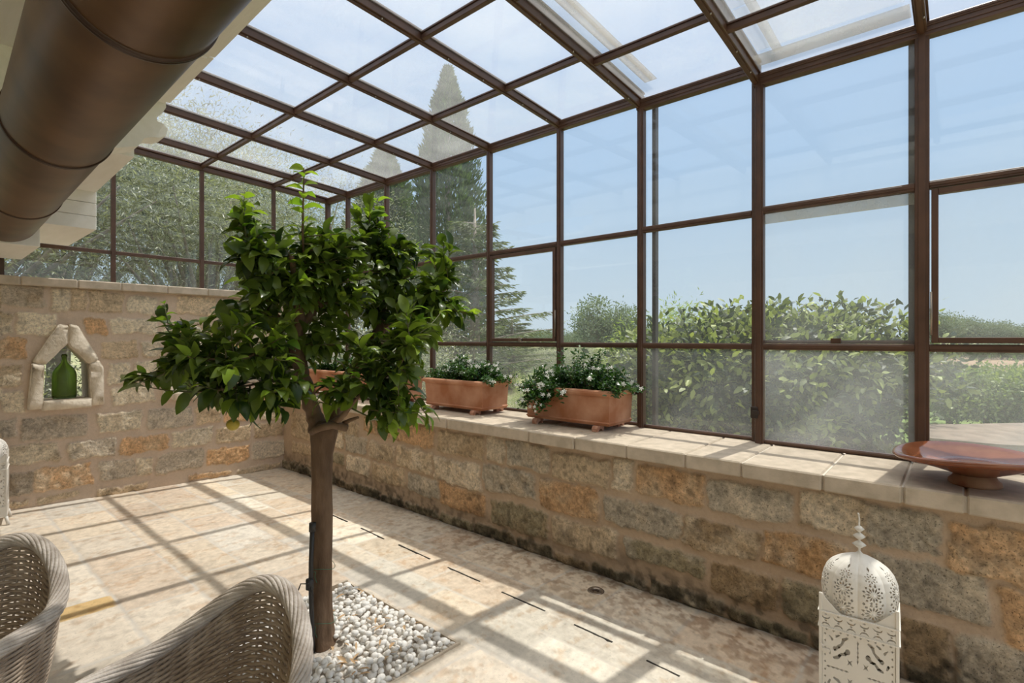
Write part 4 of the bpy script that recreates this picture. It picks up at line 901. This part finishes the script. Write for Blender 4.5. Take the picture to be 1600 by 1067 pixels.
def make_lantern():
    L = empty('metal_lantern'); hw = LW/2; RS = .0014
    for k in range(4):
        a = k*PI/2; nx, ny = math.cos(a), math.sin(a); ux = (-ny, nx, 0)
        cen = lambda z, off=0: (nx*(hw+off), ny*(hw+off), z)
        V, F = plate(LW-.012, .285, lambda x, y: door_holes(x, y, LW-.012, .285), RS, cen(.281), ux, (0, 0, 1)); solid(mesh_np('side_panel', V, F, M['white_metal'], L), .0012)
        V, F = plate(LW+.006, .055, lambda x, y: band_holes(x, y, LW+.006, .055), RS, cen(.452, .003), ux, (0, 0, 1)); solid(mesh_np('pierced_band', V, F, M['white_metal'], L), .0012)
        def outl(x, y):
            yy = y+.0675; ax = np.abs(x); return yy < np.where(ax > .05, .004+.062*np.clip((ax-.05)/.062, 0, 1)**1.25, .004)
        V, F = plate(LW, .135, lambda x, y: np.zeros(x.shape, bool), .003, cen(.5475, .0), ux, (0, 0, 1), outl); solid(mesh_np('arched_panel', V, F, M['white_metal'], L), .0014)
        mb = MB(); mb.bar((nx*(hw+.006)-ux[0]*(hw+.004), ny*(hw+.006)-ux[1]*(hw+.004), .423), (nx*(hw+.006)+ux[0]*(hw+.004), ny*(hw+.006)+ux[1]*(hw+.004), .423), .006, .004); mb.bar((nx*(hw+.005)-ux[0]*(hw+.004), ny*(hw+.005)-ux[1]*(hw+.004), .480), (nx*(hw+.005)+ux[0]*(hw+.004), ny*(hw+.005)+ux[1]*(hw+.004), .480), .008, .003); mb.build('edge_strip', M['white_metal'], L)
        a2 = a+PI/4; cx, cy = math.cos(a2)*hw*math.sqrt(2), math.sin(a2)*hw*math.sqrt(2); mb = MB(); mb.box((cx-.005, cy-.005, .03), (cx+.005, cy+.005, .545), .001); mb.build('corner_post', M['white_metal'], L)
        mb = MB(); mb.tube([(cx, cy, .06), (cx*1.05, cy*1.05, .03), (cx*1.12, cy*1.12, 0)], [.012, .010, .012], 8); mb.build('leg', M['white_metal'], L)
    mb = MB(); mb.box((-hw-.006, -hw-.006, .06), (hw+.006, hw+.006, .14), .003); mb.build('base', M['white_metal'], L)
    # dome with eight gores
    nth, nh = 8*72, 200; th = np.linspace(0, 2*PI, nth+1)[:-1]; pr_z = np.array([.0, .035, .075, .108, .137, .158, .176, .189, .199, .208]); pr_r = np.array([.110, .119, .1235, .120, .109, .094, .071, .047, .020, .006])
    z = np.linspace(0, .208, nh+1); rr = np.interp(z, pr_z, pr_r); k_ = np.ones(9)/9; rr = np.convolve(np.pad(rr, 4, mode='edge'), k_, 'valid')
    TH, ZI = np.meshgrid(th, np.arange(nh+1), indexing='ij'); lob = ((TH/(PI/4)) % 1-.5); RR = rr[ZI]*(1.0-.07*(np.abs(lob)*2)**2.5*.9+.012)
    V = np.stack([RR*np.cos(TH), RR*np.sin(TH), .475+z[ZI]], -1).reshape(-1, 3); I = np.arange(nth*(nh+1)).reshape(nth, nh+1); J_ = np.roll(I, -1, axis=0)
    F = np.stack([I[:, :-1], J_[:, :-1], J_[:, 1:], I[:, 1:]], -1).reshape(-1, 4)
    arc = np.concatenate([[0], np.cumsum(np.hypot(np.diff(rr), np.diff(z)))]); lc = ((lob+(PI/4/nth*8)/2))*rr[ZI]*PI/4; sc_ = arc[ZI]
    hx_ = lc[:, :-1].ravel(); hy_ = sc_[:, :-1].ravel(); hm = rosette(hx_, hy_, 0, .036, .031)
    hm |= rosette(hx_, hy_, 0, .104, .029); hm |= rosette(hx_, hy_, 0, .155, .018, 8); hm |= diamond(hx_, hy_, 0, .19, PI/2, .011, .004)
    for sg in (-1, 1): hm |= diamond(hx_, hy_, sg*.03, .07, 0, .005, .006); hm |= diamond(hx_, hy_, sg*.034, .005, 0, .005, .006)
    F = F[~hm]; dm_ = solid(mesh_np('dome', V, F, M['white_metal'], L, smooth=True), .0012)
    for k in range(8):
        a = (k+.5)*PI/4
        for s_ in (.036, .104):
            r0 = float(np.interp(s_, arc, rr)); z0 = float(np.interp(s_, arc, z)); mb = MB(); mb.lathe([(0, .006), (.004, .005), (.006, 0)], 8, (r0*math.cos(a), r0*math.sin(a), .475+z0-.003)); mb.build('dome_boss', M['white_metal'], dm_)
    mb = MB(); zt_ = .681
    mb.lathe([(.020, -.012), (.010, .0), (.004, .008), (.004, .018), (.010, .022), (.0225, .032), (.010, .042), (.004, .046), (.004, .050), (.010, .054), (.020, .063), (.010, .072), (.004, .076), (.004, .079), (.009, .083), (.0165, .091), (.008, .099), (.003, .102), (.0028, .118)], 20, (0, 0, zt_))
    mb.tube([(0, 0, zt_+.115), (.004, 0, zt_+.128), (.004, .002, zt_+.140), (-.002, .003, zt_+.148), (-.006, .0, zt_+.143)], .0028, 8); mb.build('finial', M['white_metal'], L)
    mb = MB(); mb.tube([(-hw-.006, .105, .36), (-hw-.02, .108, .362), (-hw-.024, .112, .37)], .003, 6); mb.box((-hw-.008, .085, .335), (-hw-.002, .11, .345)); mb.build('door_catch', M['white_metal'], L)
    return L
P1 = at(1282, 980, Z=.432); LZ = .43
l0 = make_lantern()
fd = Vector((.083, -.9965, 0)); nrm = Vector((.9965, .083, 0)); ctr_l = Vector((P1.x, P1.y, 0))+fd*(LW/2)+nrm*(LW/2+.003)
l0.location = (ctr_l.x, ctr_l.y, fz(ctr_l.x)-.0); l0.rotation_euler = (0, 0, math.atan2(.083, .9965)); tag(l0, 'tall white pierced metal lantern on the floor below the shiny plate', 'lantern', 'white pierced lanterns')
l1 = copy_tree(l0); l1.location = (.40, 5.70, fz(.4)); l1.rotation_euler = (0, 0, math.radians(-8)); tag(l1, 'white pierced lantern against the back wall, below the bottle niche at the frame edge', 'lantern', 'white pierced lanterns')
# ------------------------------------------------------------ wicker tub chairs
def make_chair():
    ch = empty('wicker_chair')
    def rimp(s):
        """s runs round the back, 0 at its middle; local +x is the back"""
        s *= 1.15; a = s*math.radians(102.7); r = .245; x = r*math.cos(a)-(max(0, abs(s)-.7)*.278); y = r*math.sin(a)
        z = .785-.151*(1-math.cos(min(abs(s)*1.304, 1)*PI))/2
        return Vector((x, y, z))
    def shell(s, h):
        p = rimp(s); zb = .34; f = h; k = 1-.17*f**1.1+.03*math.sin(f*PI)
        out = Vector((p.x*k-.02*f, p.y*k, p.z*(1-f)+zb*f)); return out
    NS = 120; rim = [rimp(-1+2*i/NS) for i in range(NS+1)]
    # twisted braid
    mb = MB(); nst = 12
    for k in range(nst):
        PP = []
        for i, p in enumerate(rim):
            t_ = (rim[min(i+1, NS)]-rim[max(i-1, 0)]).normalized(); o1 = Vector((p.x, p.y, 0)).normalized(); o1 = (o1-t_*o1.dot(t_)).normalized(); o2 = t_.cross(o1)
            a = 2*PI*k/nst+i*.15; PP.append(p+(o1*math.cos(a)*.0180+o2*math.sin(a)*.0150))
        mb.tube(PP, .0058, 7)
    mb.tube(rim, .014, 8); mb.build('rim', M['wicker'], ch)
    # stakes
    mb = MB(); NST = 26
    for i in range(NST+1):
        s = -1+2*i/NST; mb.tube([shell(s, h) for h in [k/10 for k in range(11)]], .0036, 6)
    stk_ = mb
    mb = MB(); rows = 44
    for r_ in range(rows):
        h = .035+(r_+.5)/rows*.95; PP = []; Nn = 26*6
        for i in range(Nn+1):
            s = -1+2*i/Nn; p = shell(s, h+.0015*math.sin(i*.9+r_)); q = p.copy(); q.z = 0; q.normalize()
            PP.append(p+q*(.0046*math.cos(PI*(i/6.0+r_))))
        mb.tube(PP, .0049, 6)
    bk_ = mb.build('backrest', M['wicker_d'], ch); stk_.build('stakes', M['wicker_d'], bk_)
    mb = MB(); n = 40; V = [(-.06+.0, 0, .385)]; 
    P = [shell(-1+2*i/n, .90)*.97 for i in range(n+1)]; P = [Vector((p.x, p.y, 0)) for p in P]; P += [Vector((-.25, P[-1].y*.8, 0)), Vector((-.26, 0, 0)), Vector((-.25, P[0].y*.8, 0))]
    poly = [(p.x, p.y) for p in P]; mb.prism(poly, .33, .37, 'z'); mb.build('seat', M['wicker_d'], ch)
    mb = MB(); pc_ = [(x*.95, y*.95) for x, y in poly]; mb.prism(pc_, .371, .43, 'z'); mb.build('cushion', M['cushion'], ch)
    mb = MB(); mb.tube([(p.x, p.y, .35) for p in P]+[(P[0].x, P[0].y, .35)], .018, 8); mb.build('seat_rim', M['wicker'], ch)
    for sx, sy in ((.15, .14), (.15, -.14), (-.20, .17), (-.20, -.17)):
        mb = MB(); mb.tube([(sx, sy, .34), (sx*1.04, sy*1.04, .17), (sx*1.1, sy*1.1, .0)], [.02, .018, .016], 12)
        for k in range(14): z_ = .03+k*.02; mb.tube([(sx*1.08+.019*math.cos(a), sy*1.08+.019*math.sin(a), z_) for a in np.linspace(0, 2*PI, 10)], .003, 5)
        mb.build('leg', M['wicker'], ch)
    return ch
CHAIRS = [((.393, 1.291), .316, 'wicker tub chair closest to the tree trunk, whole curved back in view'), ((.055, 2.077), .762, 'wicker tub chair cut off by the frame edge, farther from the trunk')]
c0 = make_chair()
for i, ((x, y), rz, lb) in enumerate(CHAIRS):
    c = c0 if i == 0 else copy_tree(c0); c.location = (x, y, fz(x)); c.rotation_euler = (0, 0, rz); tag(c, lb, 'chair', 'wicker tub chairs')
# ------------------------------------------------------------ outside
GZ = -.15
mb = MB(); mb.box((-200, -200, GZ-1), (500, 500, GZ-.004)); tag(mb.build('ground', M['grass']), kind='structure')
def quad_patch(name, pts_, z, mat):
    mb = MB(); n = len(pts_); mb.add([(x, y, z) for x, y in pts_]+[(x, y, z-.05) for x, y in pts_], [tuple(range(n)), tuple(range(2*n-1, n-1, -1))]+[(i, i+n, (i+1) % n+n, (i+1) % n) for i in range(n)]); return tag(mb.build(name, mat), kind='structure')
def gp(px, t): d = ray(px, HOR); return (d.x*t, d.y*t)
quad_patch('field_tilled', [gp(1150, 30), gp(2300, 22), gp(2300, 90), gp(1150, 90)], GZ+.01, M['earth'])
quad_patch('lawn_strip', [gp(1180, 8.2), gp(2100, 7.5), gp(2100, 13), gp(1180, 12)], GZ+.012, M['lawn'])
def tree_mesh(kind, seed, H, R, zc_, n, ls, asp, lm, name, nclu=40, trunk_r=.12, rz_=None, flat=1.0, bark='bark_o', outward=.8, fork=None, clump=.20):
    rng = np.random.default_rng(seed); r = random.Random(seed); root = empty(name)
    rz_ = rz_ or (H-zc_)
    cl = []
    while len(cl) < nclu:
        v = rng.normal(0, 1, 3); v /= np.linalg.norm(v); q = rng.random()**(.45); c = v*q*np.array([R, R, rz_])+np.array([0, 0, zc_])
        if c[2] > .25: cl.append(c)
    cl = np.array(cl); k = rng.integers(0, nclu, n); sg = R*clump
    P = cl[k]+rng.normal(0, 1, (n, 3))*np.array([sg, sg, sg*.8]); D = (P-cl[k])/sg*outward+rng.normal(0, .8, (n, 3)); D[:, 2] += {'olive': .0, 'fig': .2, 'pine': .3}.get(kind, 0)
    leaves(P, D, ls*rng.uniform(.7, 1.3, n), 'mid' if kind == 'fig' else 'small', asp, mat=lm, parent=root, rng=rng, roll=.8)
    mb = MB(); fork = Vector((r.uniform(-.1, .1), r.uniform(-.1, .1), fork or max(.3, zc_-rz_*.75))); mb.tube([(0, 0, -.05), fork*.5+Vector((r.uniform(-.06, .06), 0, 0)), fork], [trunk_r*1.3, trunk_r, trunk_r*.9], 9)
    for c in cl[:min(34, max(10, nclu//2))]:
        c = Vector(c); mid = fork.lerp(c, .5)+Vector((r.uniform(-.15, .15), r.uniform(-.15, .15), r.uniform(-.1, .15)))*R*.6
        mb.tube([fork*(1-f)**2+mid*2*f*(1-f)+c*f*f for f in (0, .2, .4, .6, .8, 1)], [trunk_r*.42*(1-f*.85) for f in (0, .2, .4, .6, .8, 1)], 5)
    mb.build('trunk', M[bark], root, fix=False)
    return root
def place(root, first, loc, rz, sc, label, cat, group):
    o = root if first else copy_tree(root); o.location = loc; o.rotation_euler = (0, 0, rz); o.scale = (sc, sc, sc); tag(o, label, cat, group); return o
# olives behind the back wall
ol = tree_mesh('olive', 5, 6.2, 2.7, 4.0, 40000, .088, .18, M['olive'], 'olive_tree', 130, .15, rz_=1.9, fork=1.5, clump=.135)
OL = [((.3, 10.0), 0, 1.0, 'silvery olive tree behind the back wall, nearest the eave beams'), ((3.6, 10.6), 2.1, .92, 'silvery olive tree seen over the middle of the back wall'), ((1.9, 13.2), 4.0, 1.25, 'taller olive tree farther behind the back wall'),
      ((6.6, 12.2), 1.2, .95, 'olive tree behind the corner of the glass room'), ((-3.2, 12.5), 3.0, 1.15, 'olive tree behind the back wall, glimpsed under the duct end'), ((5.3, 16.5), 5.2, 1.3, 'olive tree rising behind the others near the corner')]
for i, (p, rz, sc, lb) in enumerate(OL): place(ol, i == 0, (p[0], p[1], GZ), rz, sc, lb, 'tree', 'olive trees behind the back wall')
# cypress
def cypress(name, H, R, n, seed, lm):
    rng = np.random.default_rng(seed); root = empty(name); z = rng.random(n)**.85; th = rng.random(n)*2*PI
    prof = np.interp(z, [0, .08, .3, .6, .85, 1], [.75, .95, 1, .8, .42, .04])*(1+.13*np.sin(th*5+z*9)+.10*np.sin(z*70+th*3)); q = rng.uniform(.55, 1.02, n)
    P = np.stack([np.cos(th)*prof*R*q, np.sin(th)*prof*R*q, .3+z*(H-.3)], -1); D = np.stack([np.cos(th)*.45, np.sin(th)*.45, np.full(n, 1.0)], -1)+rng.normal(0, .25, (n, 3))
    leaves(P, D, .17*rng.uniform(.6, 1.4, n), 'small', .33, mat=lm, parent=root, rng=rng, roll=.9)
    mb = MB(); mb.tube([(0, 0, 0), (0, 0, H*.5), (0, 0, H*.95)], [.2, .12, .02], 8); mb.build('trunk', M['bark_o'], root); return root
cy = cypress('cypress_tree', 9.9, 1.25, 26000, 3, M['cypress']); x, y = gp(700, 16); place(cy, True, (x, y, GZ), 0, 1, 'tall dark column-shaped cypress beyond the glass corner', 'tree', None)
cy2 = copy_tree(cy); x, y = gp(600, 19); cy2.location = (x, y, GZ); cy2.scale = (1.5, 1.5, .86); cy2.rotation_euler = (0, 0, 2); tag(cy2, 'broader shorter cypress left of the tall pointed one', 'tree')
# cedar with spreading boughs
def cedar(H, seed):
    rng = np.random.default_rng(seed); r = random.Random(seed); root = empty('cedar_tree'); mb = MB(); mb.tube([(0, 0, 0), (0, 0, H*.6), (0, 0, H)], [.16, .1, .02], 8); P = []; D = []
    for i in range(46):
        z = .7+i/46*(H-1.0); a = i*2.399; L = (2.3*(1-z/H)+.35)*r.uniform(.75, 1.15); d = Vector((math.cos(a), math.sin(a), 0))
        pts_ = [Vector((0, 0, z))+d*L*f+Vector((0, 0, .30*L*f-.12*L*f*f)) for f in (0, .25, .5, .75, 1)]; mb.tube(pts_, [.03, .022, .016, .01, .005], 5)
        for k in range(230):
            f = r.uniform(.1, 1.0); j = min(3, int(f*4)); p = pts_[j].lerp(pts_[j+1], f*4-j); side = d.cross(Vector((0, 0, 1)))*r.gauss(0, .10+.10*(1-f)*L); P.append(p+side+Vector((0, 0, -abs(r.gauss(0, .05))))); D.append(d*.8+side.normalized()*.6+Vector((0, 0, r.uniform(-.7, .2))))
    mb.build('trunk', M['bark_o'], root, fix=False); P = np.array(P); D = np.array(D); leaves(P, D, rng.uniform(.08, .2, len(P)), 'small', .22, mat=M['conifer'], parent=root, rng=rng, roll=1); return root
ce = cedar(4.8, 8); x, y = gp(742, 12.5); place(ce, True, (x, y, GZ), .6, 1, 'conifer with jagged spreading boughs in front of the tall cypress', 'tree', None)
ce2 = copy_tree(ce); x, y = gp(800, 17); ce2.location = (x, y, GZ); ce2.scale = (.95, .95, .5); ce2.rotation_euler = (0, 0, 2.5); tag(ce2, 'low wide conifer rising behind the casement and the second trough', 'tree')
# shrubs outside
fg = tree_mesh('fig', 15, 1.95, 1.0, 1.05, 7800, .115, .5, M['fig'], 'fig_shrub', 74, .07, rz_=.85, clump=.165)
FG = [(1075, 7.4, 1.0), (1135, 7.2, 1.02), (1215, 7.0, 1.02), (1290, 7.35, 1.0), (1345, 7.9, 1.06), (1250, 8.4, 1.1), (1150, 8.6, 1.1)]
for i, (px, t_, sc) in enumerate(FG):
    x, y = gp(px, t_); place(fg, i == 0, (x, y, GZ), i*1.3, sc, ['leafy fig shrub beyond the glass, at the feathery bushes end', 'fig shrub straddling behind the single post left of the double post', 'fig shrub just behind the double post\'s wide pane, at its post side', 'fig shrub in the middle of the wide hazy pane', 'fig shrub at the plate end of the wide hazy pane', 'taller fig shrub in the second rank behind the wide pane', 'taller fig shrub in the second rank behind the narrower pane'][i], 'shrub', 'fig shrubs beyond the glass')
ft = tree_mesh('olive', 25, 2.0, .75, 1.15, 5200, .07, .22, M['feather'], 'feathery_bush', 44, .03, rz_=.95)
for i, (px, t_, sc, lb) in enumerate([(1030, 7.6, 1.0, 'light green feathery bush behind the thin dark strip by the middle post'), (1085, 8.6, 1.12, 'feathery bush whose wispy tops rise above the fig shrubs'), (985, 8.6, .72, 'yellow-green bush behind the right end of the large trough'), (930, 9.6, .62, 'yellow-green bush seen over the large trough\'s shrub'), (1000, 11.5, .85, 'feathery bush farther off between the trough and the middle post'), (860, 9.5, .5, 'low weedy bush between the first and second troughs'), (815, 10.5, .5, 'low weedy bush just right of the second trough')]):
    x, y = gp(px, t_); place(ft, i == 0, (x, y, GZ), i*1.7, sc, lb, 'bush', 'feathery bushes beyond the glass')
vn = tree_mesh('olive', 35, 1.25, .85, .78, 5000, .085, .6, M['vine'], 'vine_shrub', 36, .06, rz_=.45)
for i, (px, t_) in enumerate([(1485, 9.6), (1545, 9.2), (1610, 9.0), (1675, 8.8), (1515, 11.0), (1590, 10.6)]):
    x, y = gp(px, t_); place(vn, i == 0, (x, y, GZ), i*1.1, .82, ['round vine shrub beyond the end pane, beside the thick post', 'round vine shrub in the middle of the end pane', 'round vine shrub at the end pane\'s frame edge', 'round vine shrub just outside the frame edge', 'vine shrub in the second rank near the thick post', 'vine shrub in the second rank farther from the thick post'][i], 'shrub', 'vine shrubs beyond the lawn')
pn = tree_mesh('pine', 45, 6.2, 3.0, 3.7, 5200, .34, .5, M['pine'], 'distant_tree', 46, .25, rz_=2.3)
DT = [(935, 62, 1.0, 'round-topped dark tree standing tallest on the horizon above the big trough'), (975, 60, .82, 'lower rounded tree beside the round-topped one on the horizon')]
for i, (px, t_, sc, lb) in enumerate(DT): x, y = gp(px, t_); place(pn, i == 0, (x, y, GZ), i*2, sc, lb, 'tree', None)
r = random.Random(31)
for i in range(30):
    px = 760+i*9.5+r.uniform(-3, 3); t_ = r.uniform(95, 125); x, y = gp(px, t_); place(pn, False, (x, y, GZ-1.5), r.random()*6, r.uniform(.62, .85), 'grey-green tree in the distant wood on the horizon left of the middle post', 'tree', 'distant wood')
for i in range(14):
    px = 1462+i*13+r.uniform(-3, 3); t_ = r.uniform(80, 100); x, y = gp(px, t_); s_ = (.95-.035*i if i < 9 else .62)+r.uniform(-.05, .05); place(pn, False, (x, y, GZ), r.random()*6, max(.5, s_), 'hazy grey tree in the distant line seen through the end casement', 'tree', 'distant tree line')
for i in range(14):
    px = 1452+i*14+r.uniform(-3, 3); t_ = r.uniform(40, 46); x, y = gp(px, t_); place(pn, False, (x, y, GZ-.2), r.random()*6, r.uniform(.17, .24), 'small round orchard tree in the field row below the end casement', 'tree', 'orchard row in the field')
# low outer stone wall
lw = at(1465, 664, Z=.42); 
mb = MB(); a, b_ = Vector((4.75, .55, 0)), Vector((5.3, -3.0, 0)); 
mb.prism([gp(1452, 6.6), gp(1452, 5.7), gp(1560, 5.35), gp(1800, 5.0), gp(1800, 6.9)], GZ, .42, 'z'); tag(mb.build('wall_outer', simple('weathered_slab', (.20, .16, .125), .9, c2=(.30, .24, .19), scale=5, bump=.5)), kind='structure')

un = tree_mesh('olive', 55, 2.3, 1.3, 1.2, 9000, .075, .3, M['olive'], 'wild_shrub', 50, .05, rz_=1.1)
for i, (x, y, lb) in enumerate([(.2, 8.6, 'grey-green wild shrub behind the bottle niche'), (2.2, 8.8, 'grey-green wild shrub behind the second niche'), (4.4, 8.5, 'grey-green wild shrub behind the room corner'), (5.6, 7.2, 'grey-green wild shrub beyond the far right-hand panes, behind the far troughs'), (-1.9, 8.8, 'grey-green wild shrub behind the wall at the lantern end')]): place(un, i == 0, (x, y, GZ), i*1.9, .78 if i != 3 else .85, lb, 'shrub', 'wild shrubs behind the back wall')

for i in range(22):
    px = 770+i*11.5+r.uniform(-4, 4); t_ = r.uniform(17, 34); x, y = gp(px, t_); place(un, False, (x, y, GZ-.15), r.random()*6, r.uniform(.5, .68), 'low grey-green bush in the rough field beyond the terracotta troughs', 'bush', 'scrub in the field')
